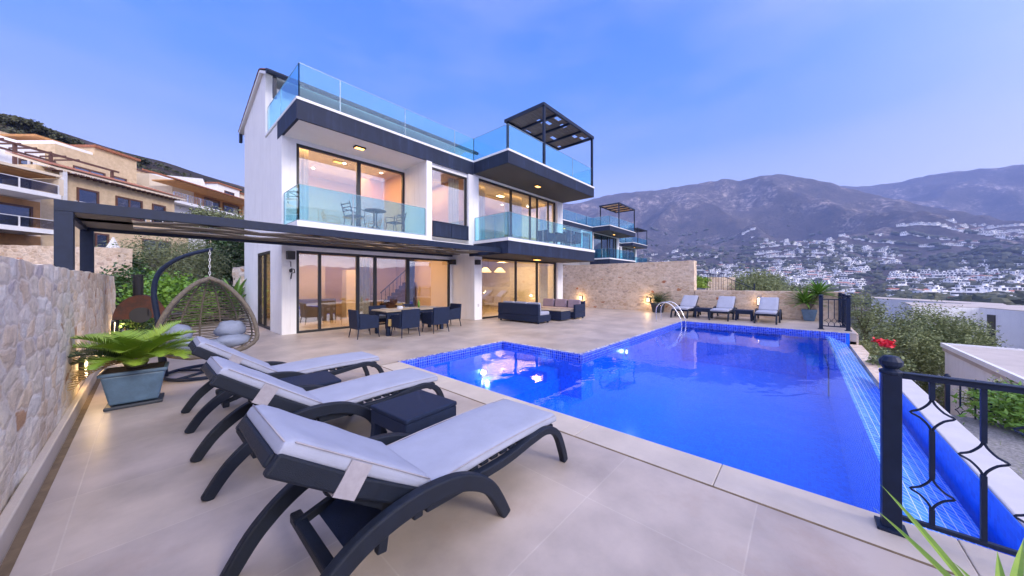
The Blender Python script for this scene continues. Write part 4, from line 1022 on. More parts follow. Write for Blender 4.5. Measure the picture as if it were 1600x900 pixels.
    m._add([bp(a_, .062, -.332), bp(b_, .062, -.332), bp(b_, -.098, -.334), bp(a_, -.098, -.334), bp(a_, .062, -.322), bp(b_, .062, -.322), bp(b_, -.098, -.325), bp(a_, -.098, -.325)], [(0, 1, 2, 3), (7, 6, 5, 4), (0, 4, 5, 1), (1, 5, 6, 2), (2, 6, 7, 3), (3, 7, 4, 0)])
    m._add([bp(a_, -.098, -.334), bp(b_, -.098, -.334), bp(b_, -.098, .334), bp(a_, -.098, .334), bp(a_, -.09, -.334), bp(b_, -.09, -.334), bp(b_, -.09, .334), bp(a_, -.09, .334)], [(0, 1, 2, 3), (7, 6, 5, 4), (0, 4, 5, 1), (1, 5, 6, 2), (2, 6, 7, 3), (3, 7, 4, 0)])
    m.build('strap', 'tape', bc, local=True)
    m = MB(); m.tube([(.80, -.315, .44), (.79, -.33, .40), (.80, -.33, .36)], .004, 5); m.tube([(.82, -.315, .44), (.83, -.335, .41), (.81, -.33, .36)], .004, 5); m.build('tie_cord', 'lounger_resin', bc, local=True)
    return T
L1 = make_lounger(); L1.location = (.26, 1.915, 0)
GL = 'dark resin sun loungers with lilac cushions'; L1['group'] = GL
place(L1, (.26, 3.64, 0), R_(.6), 'middle sun lounger of the near three, square side table at its foot end', GL)
place(L1, (.27, 5.22, 0), R_(-.8), 'third near sun lounger, the one closest to the hanging egg chair and the sago palm', GL)
GB = 'sun loungers against the low far wall'
place(L1, (17.75, 4.03, 0), R_(180), 'far sun lounger beside the round potted palm and the pool ladder', GL)
place(L1, (17.72, 2.54, 0), R_(180), 'far sun lounger standing between the two low side tables', GL)
place(L1, (17.7, 1.03, 0), R_(180), 'far sun lounger nearest to the spiky potted yucca', GL)

def make_side_table():
    T = thing('side_table', 'square dark woven side table between the two nearest sun loungers', 'side table')
    m = MB(); m.box(-.29, .29, -.29, .29, .385, .425); m.build('table_top', 'wicker', T, bevel=.012, local=True)
    m = MB()
    for a in (0, 1):
        for s in (-1, 1):
            b = (-.275, .275, s*.275-.012, s*.275+.012) if a else (s*.275-.012, s*.275+.012, -.26, .26)
            m.box(*b, .27, .384)
    m.build('apron', 'wicker', T, bevel=.004, local=True)
    for sx in (-1, 1):
        for sy in (-1, 1):
            m = MB(); m.bar([(sx*.25, sy*.25, .384), (sx*.25, sy*.25, .2), (sx*.265, sy*.265, 0)], .07, .07, (0, 1, 0)); m.build('leg', 'wicker', T, bevel=.008, local=True)
    return T
S1 = make_side_table(); S1.location = (1.72, 2.80, 0); S1.rotation_euler = (0, 0, R_(4)); GT = 'low dark side tables between loungers'; S1['group'] = GT
place(S1, (1.28, 4.43, 0), R_(-3), 'dark side table half hidden between the second and third near sun loungers', GT)
place(S1, (16.5, 3.28, 0), 0, 'low side table between the two far loungers nearest the ladder', GT)
place(S1, (16.5, 1.78, 0), 0, 'low side table beside the far lounger closest to the yucca', GT)

# ================================================================== DINING SET
def make_chair():
    T = thing('dining_chair', '', 'armchair')
    w, d = .29, .29
    m = MB(); m.box(-w, w, -d, d, .30, .43); m.build('seat', 'wicker', T, bevel=.012, local=True)
    m = MB(); m.slab([(-d-.01, .26), (-d+.045, .26), (-d+.02, .80), (-d-.05, .80)], 'x', -w, w); m.build('backrest', 'wicker', T, bevel=.012, local=True)
    for s in (-1, 1):
        m = MB(); m.slab([(-d+.046, .27), (d, .27), (d, .62), (-d+.03, .68)], 'x', s*w-.025, s*w+.025); m.build('armrest', 'wicker', T, bevel=.012, local=True)
    for sx in (-1, 1):
        for sy in (-1, 1):
            m = MB(); m.tube([(sx*(w-.03), sy*(d-.03), .30), (sx*(w-.0), sy*(d+.02), 0)], [.018, .013], 8); m.build('leg', 'dark_metal', T, local=True)
    m = MB(); m.box(-w+.04, w-.04, -d+.05, d-.02, .432, .50); m.build('seat_cushion', 'cushion_blue', T, bevel=.02, local=True)
    return T
C1 = make_chair(); GC = 'woven armchairs around the outdoor dining table'
C1.location = (4.16, 9.42, 0); C1.rotation_euler = (0, 0, R_(-90)); C1['group'] = GC; C1['label'] = 'dark blue woven armchair at the left head of the dining table'
place(C1, (5.06, 8.72, 0), 0, 'woven armchair in the middle of the pool side of the dining table', GC)
place(C1, (6.12, 8.72, 0), 0, 'second woven armchair on the pool side of the dining table', GC)
place(C1, (7.18, 9.42, 0), R_(90), 'woven armchair at the table head nearer the sofas', GC)
place(C1, (5.1, 10.25, 0), R_(180), 'woven armchair on the house side of the table, left one', GC)
place(C1, (6.15, 10.25, 0), R_(180), 'woven armchair on the house side of the table, right one', GC)
T = thing('dining_table', 'long outdoor dining table laid with plates by the sliding doors', 'table', (5.65, 9.45, 0))
m = MB(); m.box(4.6, 6.75, 8.98, 9.92, .70, .74); m.build('table_top', 'table_top', T, bevel=.01)
m = MB(); m.box(4.65, 6.7, 9.03, 9.87, .62, .70); m.build('apron', 'wicker', T)
for x in (4.72, 6.62):
    for y in (9.1, 9.8): m = MB(); m.box(x-.05, x+.05, y-.05, y+.05, 0, .62); m.build('leg', 'wicker', T, bevel=.006)
pbr('ceramic', (.72, .74, .8), .25, var=.04)
k = 0
for x in (4.95, 5.65, 6.35):
    for y, wd_ in ((9.14, 'pool side'), (9.76, 'house side')):
        m = MB(); m.lathe([(.06, 0), (.13, .012), (.135, .016), (.07, .006)], (x, y, .742), 18)
        tag(m.build('plate', 'ceramic', smooth=True), 'round white plate on the outdoor dining table', 'plate', 'plates laid on the dining table')
m = MB(); m.lathe([(.08, 0), (.1, .05), (.06, .09)], (5.3, 9.45, .742), 12); vz = thing('flower_bowl', 'small bowl of yellow and pink flowers in the middle of the dining table', 'flower bowl', (5.3, 9.45, .742)); m.build('bowl', 'ceramic', vz)
m = MB(); leaf_cloud(m, (5.3, 9.45, .87), (.16, .12, .07), 160, .05, 1.2, seed=5); m.build('flowers', 'sago_dry', vz)
m = MB(); m.lathe([(.035, 0), (.04, .15), (.015, .2), (.015, .26)], (6.0, 9.5, .742), 12); tag(m.build('bottle', 'bright_leaf', smooth=True), 'green bottle standing on the outdoor dining table', 'bottle')
m = MB(); m.tube([(4.72, 8.99, .5), (4.7, 8.97, .3)], .05, 8); 
tag(m.build('hanging_lantern', 'sago_dry'), 'small yellow lantern under the dining table edge', 'lantern')

# ================================================================== SOFAS
def sofa(name, label, x0, x1, y0, y1, back, arms, seatz=.40):
    T = thing(name, label, 'sofa', ((x0+x1)/2, (y0+y1)/2, 0))
    m = MB(); m.box(x0, x1, y0, y1, .06, .30); m.build('base', 'wicker', T, bevel=.015)
    m = MB()
    m.box(*back, .301, .74); b = m.build('backrest', 'wicker', T, bevel=.015)
    for a in arms: m = MB(); m.box(*a, .301, .62); m.build('armrest', 'wicker', T, bevel=.015)
    for x in (x0+.06, x1-.12):
        for y in (y0+.06, y1-.12): m = MB(); m.box(x, x+.06, y, y+.06, 0, .06); m.build('foot', 'dark_metal', T)
    return T
SA = sofa('sofa', 'long dark woven sofa with its back turned to the dining table', 9.72, 10.52, 7.34, 9.45, (9.72, 9.84, 7.34, 9.45), [(9.841, 10.52, 9.34, 9.45)])
for y in (7.40, 8.04, 8.68):
    m = MB(); m.box(9.86, 10.52, y, y+.62, .302, .44); m.build('seat_cushion', 'cushion_lilac', SA, bevel=.035, smooth=False)
    m = MB(); m.slab([(9.85, .44), (10.02, .44), (9.98, .80), (9.85, .80)], 'y', y+.02, y+.60); m.build('back_cushion', 'cushion_lilac', SA, bevel=.035)
SB = sofa('sofa', 'dark woven sofa with mauve cushions, the one nearer the stone wall', 12.0, 12.85, 7.12, 9.3, (12.73, 12.85, 7.12, 9.3), [(12.0, 12.729, 7.12, 7.22)])
pbr('cushion_mauve', (.30, .24, .30), .9, var=.08, vs=5, bump=.25, bs=200)
for y in (7.24, 7.93, 8.62):
    m = MB(); m.box(12.0, 12.72, y, y+.66, .302, .44); m.build('seat_cushion', 'cushion_tan', SB, bevel=.035)
    m = MB(); m.slab([(12.55, .44), (12.72, .44), (12.72, .80), (12.6, .80)], 'y', y+.02, y+.62); m.build('back_cushion', 'cushion_mauve', SB, bevel=.035)
T = thing('coffee_table', 'low dark woven coffee table with tan top between the two sofas', 'coffee table', (11.4, 7.6, 0))
m = MB(); m.box(11.05, 11.75, 7.2, 8.5, .04, .40); m.build('base', 'wicker', T, bevel=.012)
m = MB(); m.box(11.03, 11.77, 7.18, 8.52, .401, .43); m.build('table_top', 'table_top', T, bevel=.006)
m = MB(); m.box(10.6, 11.0, 9.9, 10.02, .0, .02)
# ---- small table and chairs on the upper loggia
T = thing('bistro_table', 'small round table on the upper left balcony', 'table', (5.12, 10.75, 3.25))
m = MB(); m.lathe([(.34, .72), (.35, .735), (.34, .75)], (5.12, 10.75, 3.25), 24); m.build('table_top', 'dark_metal', T)
for a in range(4):
    c, s = math.cos(a*1.57+.6), math.sin(a*1.57+.6)
    m = MB(); m.tube([(5.12+c*.06, 10.75+s*.06, 3.97), (5.12+c*.05, 10.75+s*.05, 3.5), (5.12+c*.25, 10.75+s*.25, 3.252)], .014, 6); m.build('leg', 'dark_metal', T)
def bistro_chair(x, y, rz, label):
    T = thing('bistro_chair', label, 'chair', (x, y, 3.25), rz, 'metal chairs on the upper left balcony')
    m = MB(); m.box(-.22, .22, -.21, .21, .42, .45); m.build('seat', 'dark_metal', T, bevel=.01, local=True)
    m = MB()
    for z in (.58, .68, .78): m.tube([(-.22, -.22-(z-.45)*.25, z), (.22, -.22-(z-.45)*.25, z)], .016, 6)
    for s in (-1, 1): m.tube([(s*.22, -.2, .44), (s*.22, -.32, .84)], .014, 6)
    m.build('backrest', 'dark_metal', T, local=True)
    for s in (-1, 1):
        m = MB(); m.tube([(s*.23, -.27, .66), (s*.25, 0, .66), (s*.24, .2, .62), (s*.22, .21, .44)], .014, 6); m.build('armrest', 'dark_metal', T, local=True)
        for q in (-1, 1): m = MB(); m.tube([(s*.2, q*.19, .43), (s*.22, q*.25, .002)], .013, 6); m.build('leg', 'dark_metal', T, local=True)
bistro_chair(4.42, 10.7, R_(-80), 'metal chair left of the round table on the upper left balcony')
bistro_chair(5.86, 10.8, R_(100), 'metal chair right of the round table on the upper left balcony')
T = thing('balcony_table', 'dark table with chairs crowded on the upper right balcony', 'table', (13.9, 9.2, 3.25))
m = MB(); m.box(13.2, 14.6, 8.85, 9.55, 3.95, 3.99); m.build('table_top', 'wicker', T)
for x in (13.28, 14.45):
    for y in (8.92, 9.42): m = MB(); m.box(x, x+.06, y, y+.06, 3.25, 3.949); m.build('leg', 'wicker', T)
for i, (x, y, rz) in enumerate(((13.5, 8.6, 0), (14.25, 8.6, 0), (12.85, 9.2, -90))):
    c = place(C1, (x, y, 3.245), R_(rz), ['left woven chair before the table on the upper right balcony', 'right woven chair before the table on the upper right balcony', 'woven chair at the end of the table on the upper right balcony'][i], 'chairs on the upper right balcony')

# ================================================================== HANGING CHAIR
T = thing('egg_chair', 'double hanging egg chair of pale rattan on a curved dark stand', 'hanging chair', (.75, 7.85, 0))
RX, RY = (.995, -.09), (.09, .995)         # unit vectors: chair's right, chair's back (away from the viewer)
cx, cy = .70, 7.45
def EP(u, b, z): return (cx+u*RX[0]+b*RY[0], cy+u*RX[1]+b*RY[1], z)
m = MB(); m.tube([EP(.57*math.cos(a), .35+.57*math.sin(a), .035) for a in np.linspace(0, 2*math.pi, 32, endpoint=False)], .028, 8, closed=True)
m.tube([EP(-.4, -.05, .035), EP(.4, .75, .035)], .022, 8); m.tube([EP(-.4, .75, .035), EP(.4, -.05, .035)], .022, 8)
st = m.build('stand_base', 'dark_metal', T, smooth=True)
pl = [EP(-.54, .35, .03), EP(-.58, .4, .5), EP(-.63, .42, 1.0), EP(-.67, .42, 1.42), EP(-.62, .38, 1.72), EP(-.46, .27, 1.92), EP(-.25, .14, 2.05), EP(.03, .0, 2.15)]
def smooth_path(P, n=5):
    out = []
    for i in range(len(P)-1):
        p0, p1, p2, p3 = P[max(i-1, 0)], P[i], P[i+1], P[min(i+2, len(P)-1)]
        for k in range(n):
            t = k/n; out.append(tuple(.5*(2*b+(c-a)*t+(2*a-5*b+4*c-d)*t*t+(-a+3*b-3*c+d)*t**3) for a, b, c, d in zip(p0, p1, p2, p3)))
    out.append(tuple(P[-1])); return out
sp_ = smooth_path(pl); m = MB(); m.tube(sp_, [.045-.018*i/len(sp_) for i in range(len(sp_))], 10); m.tube([EP(-.55, .36, .04), EP(-.61, .41, .75)], .05, 10); m.build('stand_pole', 'dark_metal', T, smooth=True)
m = MB()
for i in range(9):
    z = 2.13-i*.055; m.tube([EP(.0+.012*math.cos(a)*(i % 2), .0+.012*math.cos(a)*((i+1) % 2), z+.03*math.sin(a)) for a in np.linspace(0, 6.28, 8, endpoint=False)], .004, 5, closed=True)
m.build('chain', 'cable_white', T)
ZT, ZB = 1.66, .40
def hw(z):   # half width of the basket
    t = (ZT-z)/(ZT-ZB); return .61*math.sin(min(1, t*1.22)*math.pi/2)**.66*(1 if t < .80 else math.sqrt(max(.05, 1-((t-.80)/.215)**2)))
def dp_(z): t = (ZT-z)/(ZT-ZB); return .50*math.sin(min(1, .12+t*1.05)*math.pi/2)*(1 if t < .78 else math.sqrt(max(.03, 1-((t-.78)/.235)**2)))
def front(z): t = (ZT-z)/(ZT-ZB); return -.10-.22*t
def BP(z, a):      # a from -90 (left rim) to 90
    w_ = hw(z); b = dp_(z); A = math.radians(a); return EP(w_*math.sin(A), front(z)+(b+.1)*math.cos(A), z)
m = MB(); zs = list(np.linspace(ZT, ZB, 20)); rim = [BP(z, -90) for z in zs]+[BP(z, 90) for z in zs[::-1]]
m.tube(rim, .034, 8, closed=True)
bs = m.build('basket_rim', 'rattan', T, smooth=True)
m = MB(); rq = np.random.RandomState(8)
for z in np.linspace(ZT-.04, ZB+.03, 25):
    for o_ in (0, .016):
        m.tube([BP(z+o_+.006*rq.randn(), a) for a in np.linspace(-90, 90, 19)], .0065, 4)
m.build('weave', 'rattan', bs)
for a in (-66, -38, -12, 14, 40, 66):
    m = MB(); m.tube([BP(z, a) for z in np.linspace(ZT-.01, ZB, 18)], .014, 6); m.build('rib', 'rattan', bs, smooth=True)
m = MB()
for a, z_, r_ in ((-35, .55, .22), (30, .55, .22), (0, .48, .25)):
    p = BP(z_+.02, a); m.ball((p[0]-.16*RY[0], p[1]-.16*RY[1], z_+.02), r_*1.15, r_*1.05, .12, 18, 12, .16, a)
m.build('seat_cushion', 'cushion_blue', T, smooth=True)
for a, z_, tl in ((-42, .74, 0), (28, .74, 1)):
    p = BP(z_, a); m = MB(); m.ball((p[0]-.14*RY[0], p[1]-.14*RY[1], z_+.02), .21, .19, .16, 18, 12, .25, a+3); m.build('pillow', 'cushion_blue', T, smooth=True)

# ================================================================== PIZZA OVEN
gx, gy = -.10, 11.3
T = thing('pizza_oven', 'rusty round topped outdoor oven with black chimney behind the egg chair', 'oven', (gx, gy, 0))
uu = Vector((1, 0.0, 0)); vv = Vector((0.0, 1, 0))
def GP(u, v, z): p = Vector((gx, gy, 0))+uu*u+vv*v; return (p.x, p.y, z)
m = MB()
prof_ = [(.40*math.cos(a), .78+.52*max(0, math.sin(a))) for a in np.linspace(0, math.pi, 15)]
n_ = len(prof_); m.v = [GP(u, -.35, z) for u, z in prof_]+[GP(u, .35, z) for u, z in prof_]
m.f = [(i, i+1, n_+i+1, n_+i) for i in range(n_-1)]+[tuple(range(n_-1, -1, -1)), tuple(range(n_, 2*n_)), (0, n_, 2*n_-1, n_-1)]; m.mi = [0]*len(m.f)
m.build('oven_body', 'rusty_iron', T)
m = MB(); m.tube([GP(0, -.36, .86), GP(0, -.37, .86)], .17, 16); m.tube([GP(.12, -.38, .98), GP(.12, -.41, .98), GP(.12, -.41, .86)], .012, 5); m.build('oven_door', 'black_iron', T)
m = MB(); m.tube([GP(-.04, 0, 1.25), GP(-.04, 0, 1.72)], .085, 14); m.tube([GP(-.04, 0, 1.722), GP(-.04, 0, 1.76)], .11, 14); m.build('chimney', 'black_iron', T)
m = MB(); 
for u in (-.34, .34):
    for v in (-.28, .28): m.tube([GP(u, v, .78), GP(u*1.1, v*1.1, 0)], .02, 6)
m.tube([GP(-.36, -.3, .3), GP(.36, -.3, .3)], .015, 6); m.tube([GP(-.36, .3, .3), GP(.36, .3, .3)], .015, 6); m.build('stand', 'black_iron', T)
m = MB(); a_ = [GP(.42, -.2, .8), GP(.72, -.2, .8), GP(.72, .2, .8), GP(.42, .2, .8)]; m.v = a_+[(x, y, z+.03) for x, y, z in a_]; m.f = [(3, 2, 1, 0), (4, 5, 6, 7), (0, 1, 5, 4), (1, 2, 6, 5), (2, 3, 7, 6), (3, 0, 4, 7)]; m.mi = [0]*6
m.build('side_shelf', 'black_iron', T)

# ================================================================== POTTED PLANTS
def frond(m, base, az, L, el0, droop, lw, nl=22, seed=0, tilt=.3):
    """pinnate frond: rachis arching out from base, many narrow leaflets"""
    rs = np.random.RandomState(seed); p = Vector(base); h = Vector((math.cos(az), math.sin(az), 0)); side = Vector((-h.y, h.x, 0)); el = el0; st = L/nl; pts = [tuple(p)]
    for i in range(nl):
        d = h*math.cos(el)+Vector((0, 0, math.sin(el))); p = p+d*st; el -= droop/nl*(.5+i/nl); pts.append(tuple(p))
        t = i/nl
        if t > .06:
            ll = lw*(.35+1.1*math.sin(math.pi*min(1, t*.9+.12))**.8)*(.85+.3*rs.rand())
            up = d.cross(side).normalized(); up = up if up.z > 0 else -up
            for s in (-1, 1):
                q = (side*s*.86+d*.48+up*tilt*(.7+.5*rs.rand())).normalized(); a = p; b = p+q*ll*.45+up*.004; c = p+q*ll; wv = d*.009*(lw/.2)**.5
                m._add([tuple(a-wv), tuple(b-wv*1.1), tuple(c), tuple(b+wv*1.1), tuple(a+wv)], [(0, 1, 2, 3, 4)])
    m.tube(pts, [.009*(1-.8*i/len(pts)) for i in range(len(pts))], 4)
def blade(m, base, az, L, el0, droop, w, n=8):
    p = Vector(base); h = Vector((math.cos(az), math.sin(az), 0)); side = Vector((-h.y, h.x, 0)); el = el0; L_, Rr, C_ = [], [], []
    for i in range(n+1):
        t = i/n; ww = w*(.55+1.1*t*(1-t)*2)*(1-t**3) if i < n else .0008
        L_.append(tuple(p-side*ww/2)); Rr.append(tuple(p+side*ww/2)); d = h*math.cos(el)+Vector((0, 0, math.sin(el))); up = d.cross(side); up = up if up.z > 0 else -up
        C_.append(tuple(p-up*ww*.22)); p = p+d*(L/n); el -= droop/n
    b = n+1; m._add(L_+C_+Rr, [(i, i+1, b+i+1, b+i) for i in range(n)]+[(b+i, b+i+1, 2*b+i+1, 2*b+i) for i in range(n)])
T = thing('potted_sago_palm', 'big potted sago palm in a blue rectangular planter beside the left wall', 'potted plant', (-.10, 6.55, 0), R_(-4))
m = MB(); m._add([(-.21, -.15, .05), (.21, -.15, .05), (.21, .15, .05), (-.21, .15, .05), (-.275, -.2, .42), (.275, -.2, .42), (.275, .2, .42), (-.275, .2, .42)], [(3, 2, 1, 0), (0, 1, 5, 4), (1, 2, 6, 5), (2, 3, 7, 6), (3, 0, 4, 7), (4, 5, 6, 7)])
pt = m.build('planter', 'blue_pot', T, bevel=.02, local=True)
m = MB(); m.box(-.295, .295, -.22, .22, .422, .465); m.build('rim', 'blue_pot', pt, bevel=.012, local=True)
m = MB(); m.box(-.26, .26, -.19, .19, .464, .472); m.build('soil', 'soil', T, local=True)
m = MB(); m.box(-.25, .25, -.19, .19, .0, .04); m.build('saucer', 'dark_pot', T, bevel=.012, local=True)
m = MB(); m.lathe([(.09, .48), (.12, .55), (.09, .62)], (0, 0, 0), 12); m.build('trunk', 'bark', T, local=True)
rq = np.random.RandomState(21); ms = {'sago_leaf': MB(), 'sago_dark': MB(), 'sago_dry': MB()}
for i in range(30):
    az = i*2.39996; lay = i/30
    world_az = az-R_(14)
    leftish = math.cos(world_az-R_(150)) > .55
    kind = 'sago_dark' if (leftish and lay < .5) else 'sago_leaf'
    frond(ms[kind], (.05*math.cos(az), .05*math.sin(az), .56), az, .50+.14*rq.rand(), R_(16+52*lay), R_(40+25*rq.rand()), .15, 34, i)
for az in (2.6, 3.1, 3.7): frond(ms['sago_dry'], (.05*math.cos(az), .05*math.sin(az), .56), az, .55, R_(5), R_(75), .15, 18, int(az*10))
for k, mm in ms.items(): mm.build({'sago_leaf': 'fronds', 'sago_dark': 'dark_fronds', 'sago_dry': 'dry_fronds'}[k], k, T, local=True)
T = thing('potted_sago_palm', 'small round sago palm in a dark pot against the high far wall', 'potted plant', (17.7, 5.6, 0))
m = MB(); m.lathe([(.26, 0), (.34, .42), (.37, .43), (.37, .5), (.3, .5)], (17.7, 5.6, 0), 18); m.build('pot', 'dark_pot', T)
m = MB()
for i in range(34): az = i*2.4; frond(m, (17.7, 5.6, .52), az, .78+.1*rq.rand(), R_(12+55*i/34), R_(60), .15, 14, i)
m.build('fronds', 'dark_leaf', T)
T = thing('potted_yucca', 'spiky bright green yucca in a blue square pot by the far pool gate', 'potted plant', (18.0, -.22, 0))
m = MB(); m._add([(17.84, -.38, 0), (18.16, -.38, 0), (18.16, -.06, 0), (17.84, -.06, 0), (17.75, -.47, .46), (18.25, -.47, .46), (18.25, .03, .46), (17.75, .03, .46)], [(3, 2, 1, 0), (0, 1, 5, 4), (1, 2, 6, 5), (2, 3, 7, 6), (3, 0, 4, 7), (4, 5, 6, 7)]); m.build('pot', 'blue_pot', T, bevel=.03)
m = MB(); m.tube([(18, -.22, .44), (18.0, -.3, 1.0)], .05, 8); m.tube([(18, -.22, .44), (18.05, -.6, 1.3)], .04, 8); m.build('stem', 'bark', T)
m = MB()
for (bx_, by_, bz_, n_, LL) in ((18, -.1, .72, 60, .9), (18.0, -.5, 1.1, 60, .85)):
    for i in range(n_): blade(m, (bx_, by_, bz_), i*2.4, LL*(.7+.4*rq.rand()), R_(-5+85*i/n_), R_(35), .075)
m.build('leaves', 'bright_leaf', T)
bx_, by_, _ = W(1.95, 1.28, 0)
T = thing('potted_agave', 'long thin green blades of a pot plant rising into the bottom right corner', 'potted plant', (bx_, by_, 0))
m = MB(); m.lathe([(.10, 0), (.14, .18), (.15, .19), (.15, .22), (.11, .22)], (bx_, by_, 0), 18); m.build('pot', 'dark_pot', T)
m = MB()
for (px, y, F) in ((1375, 765, 1.95), (1364, 800, 1.86), (1558, 868, 1.55), (1600, 850, 1.6), (1480, 930, 1.3), (1640, 900, 1.2)):
    t = Vector(PW(px, F, 1.6-(y-440)/508*F)); b = Vector((bx_, by_, .2)); d = t-b; az = math.atan2(d.y, d.x); hd = math.hypot(d.x, d.y)
    e0 = math.atan2(d.z, hd); blade(m, tuple(b), az, d.length*1.015, e0+R_(9), R_(14), .034, 12)
for i in range(6): blade(m, (bx_, by_, .2), -2.2+i*.5, .3, R_(45), R_(60), .024, 10)
m.build('leaves', 'sago_leaf', T)

# ================================================================== WALL LAMPS, POOL LAMPS, LADDER
def wall_lamp(x, y, z, n, label, h=.30, w=.10, en=5):
    T = thing('wall_lamp', label, 'wall lamp', (x, y, z), 0, 'slotted outdoor lamps low on the stone walls')
    m = MB(); d = n*.05
    m.box(min(x, x+d), max(x, x+d), y-w, y+w, z, z+h); m.build('housing', 'black_iron', T, bevel=.008)
    m = MB(); xa = x+d+n*.001; xb = xa+n*.012
    for i in range(5): m.box(min(xa, xb), max(xa, xb), y-w*.7, y+w*.7, z+h*(.1+.17*i), z+h*(.1+.17*i+.12))
    m.build('glowing_slot', 'lamp_wall', T)
    light('wall_lamp_light', 'POINT', (x+n*.16, y, z+h*.45), en, (1, .66, .32), T, .05)
wall_lamp(-.60, 7.15, .30, 1, 'slotted wall lamp glowing behind the potted sago palm on the left wall', en=4)
wall_lamp(-.60, 12.9, .30, 1, 'distant slotted wall lamp glowing near the far end of the left wall', en=5)
wall_lamp(18.19, 10.4, .45, -1, 'glowing wall lamp on the high far wall just right of the villa', .22, en=7)
wall_lamp(18.19, 6.25, .5, -1, 'glowing wall lamp behind the round potted palm on the far wall', .22, en=7)
wall_lamp(18.2, 1.42, .55, -1, 'wall lamp on the low wall beside the head of the far lounger nearest the yucca', .35, .07, en=2)
def pool_lamp(p, n, label):
    T = thing('pool_lamp', label, 'pool lamp', p, 0, 'lit underwater lamps of the pool')
    p = Vector(p); n = Vector(n); a = n.orthogonal().normalized(); b = n.cross(a)
    for nm, r, d0, d1, mt in (('ring', .11, 0, .02, 'steel'), ('lens', .06, .021, .03, 'lamp_pool')):
        m = MB(); vs = []
        for q in (d0, d1):
            for k in range(16): t = 6.2832*k/16; vs.append(tuple(p+n*q+(a*math.cos(t)+b*math.sin(t))*r))
        m._add(vs, [tuple(range(15, -1, -1)), tuple(range(16, 32))]+[(k, (k+1) % 16, 16+(k+1) % 16, 16+k) for k in range(16)]); m.build(nm, mt, T)
    q = p+n*.12; light('pool_lamp_light', 'POINT', tuple(q), 2.5, (.55, .85, 1), T, .05)
pool_lamp((5.2, 5.515, -.51), (0, -1, 0), 'underwater lamp glowing in the middle of the square hot tub')
pool_lamp((8.72, 3.597, -.32), (0, -1, 0), 'underwater lamp in the pool wall just past the inner corner')
T = thing('pool_ladder', 'polished steel pool ladder at the far left corner of the pool', 'ladder', (13.85, 3.9, 0))
for x in (13.55, 14.15):
    m = MB(); m.tube(smooth_path([(x, 4.35, 0), (x, 4.35, .5), (x, 4.22, .72), (x, 4.0, .78), (x, 3.75, .66), (x, 3.52, .3), (x, 3.42, -.1), (x, 3.42, -1.0)]), .021, 8); m.build('handrail', 'steel', T, smooth=True)
for z in (-.25, -.5, -.75): m = MB(); m.box(13.57, 14.13, 3.39, 3.47, z, z+.03); m.build('step', 'steel', T)

# ================================================================== IRON RAILINGS
def baluster(m, c, z0, z1, diam, w=.105, ax=(0, 1)):
    """square bar with four-rod diamond cages"""
    x, y = c; a = Vector((ax[0], ax[1], 0)); zs = z0
    for (c0, hh) in sorted(diam):
        m.box(x-.011, x+.011, y-.011, y+.011, zs, c0-hh/2); zs = c0+hh/2
        for s in (-1, 1):
            P = [(0, -hh/2-.01), (.012, -hh*.36), (w*.55, -hh*.13), (w, 0), (w*.55, hh*.13), (.012, hh*.36), (0, hh/2+.01)]
            m.tube(smooth_path([(x+a.x*s*u, y+a.y*s*u, c0+v) for u, v in P], 3), .0065, 5)
    m.box(x-.011, x+.011, y-.011, y+.011, zs, z1)
def rail_post(m, x, y, z0, h, r=.042):
    m.box(x-r, x+r, y-r, y+r, z0, z0+h); m.box(x-r*1.6, x+r*1.6, y-r*1.6, y+r*1.6, z0, z0+.02)
    m.lathe([(r*1.25, h), (r*1.3, h+.02), (r*.75, h+.035), (r*1.25, h+.06), (r*1.3, h+.085), (r*.8, h+.115), (.005, h+.12)], (x, y, z0), 14)
T = thing('pool_railing', 'dark wrought iron railing with diamond balusters in the right foreground', 'railing', (3.2, -.42, 0))
for y in (-.43, -2.35): m = MB(); rail_post(m, 3.2, y, .004, 1.0); m.build('post', 'dark_metal', T, bevel=.004)
m = MB(); m.box(3.18, 3.22, -2.3, -.472, .985, 1.015); m.box(3.172, 3.228, -2.3, -.472, 1.0151, 1.024); m.build('top_rail', 'dark_metal', T, bevel=.004)
m = MB(); m.box(3.185, 3.215, -2.3, -.472, .085, .11); m.build('bottom_rail', 'dark_metal', T, bevel=.003)
for i, y in enumerate(np.arange(-.595, -2.3, -.185)):
    m = MB(); baluster(m, (3.2, y), .111, .984, [(.78, .19), (.30, .19)] if i % 2 == 0 else [(.58, .19)], .085); m.build('baluster', 'dark_metal', T)
T = thing('pool_gate_fence', 'dark iron fence and gate at the far right corner of the terrace', 'fence', (15.1, -.5, 0))
for x, y in ((15.1, -.48), (15.1, -1.12), (16.6, -1.12), (18.1, -1.12)): m = MB(); rail_post(m, x, y, .002, 1.05, .05); m.build('post', 'dark_metal', T)
for (a, b, c, d) in ((15.1, 15.1, -1.07, -.53), (15.15, 18.05, -1.12, -1.12)):
    for z in (.99, .1): m = MB(); m.box(a-.018, b+.018, c-.018 if c == d else c, d+.018 if c == d else d, z, z+.035); m.build('rail', 'dark_metal', T)
for y in (-.66, -.80, -.94): m = MB(); baluster(m, (15.1, y), .136, .989, [(.3, .2)]); m.build('baluster', 'dark_metal', T)
for i, x in enumerate(np.arange(15.3, 18.0, .15)): m = MB(); baluster(m, (x, -1.12), .136, .989, [(.75, .2), (.3, .2)] if i % 2 else [(.55, .2)], .06, (1, 0)); m.build('baluster', 'dark_metal', T)
T = thing('garden_fence', 'black iron fence of the lower garden in front of the white building on the right', 'fence', (10.3, -2.3, -1.15))
for y in (-2.1, -3.9, -5.7, -7.5): m = MB(); rail_post(m, 10.3, y, -1.25, .95, .03); m.build('post', 'dark_metal', T)
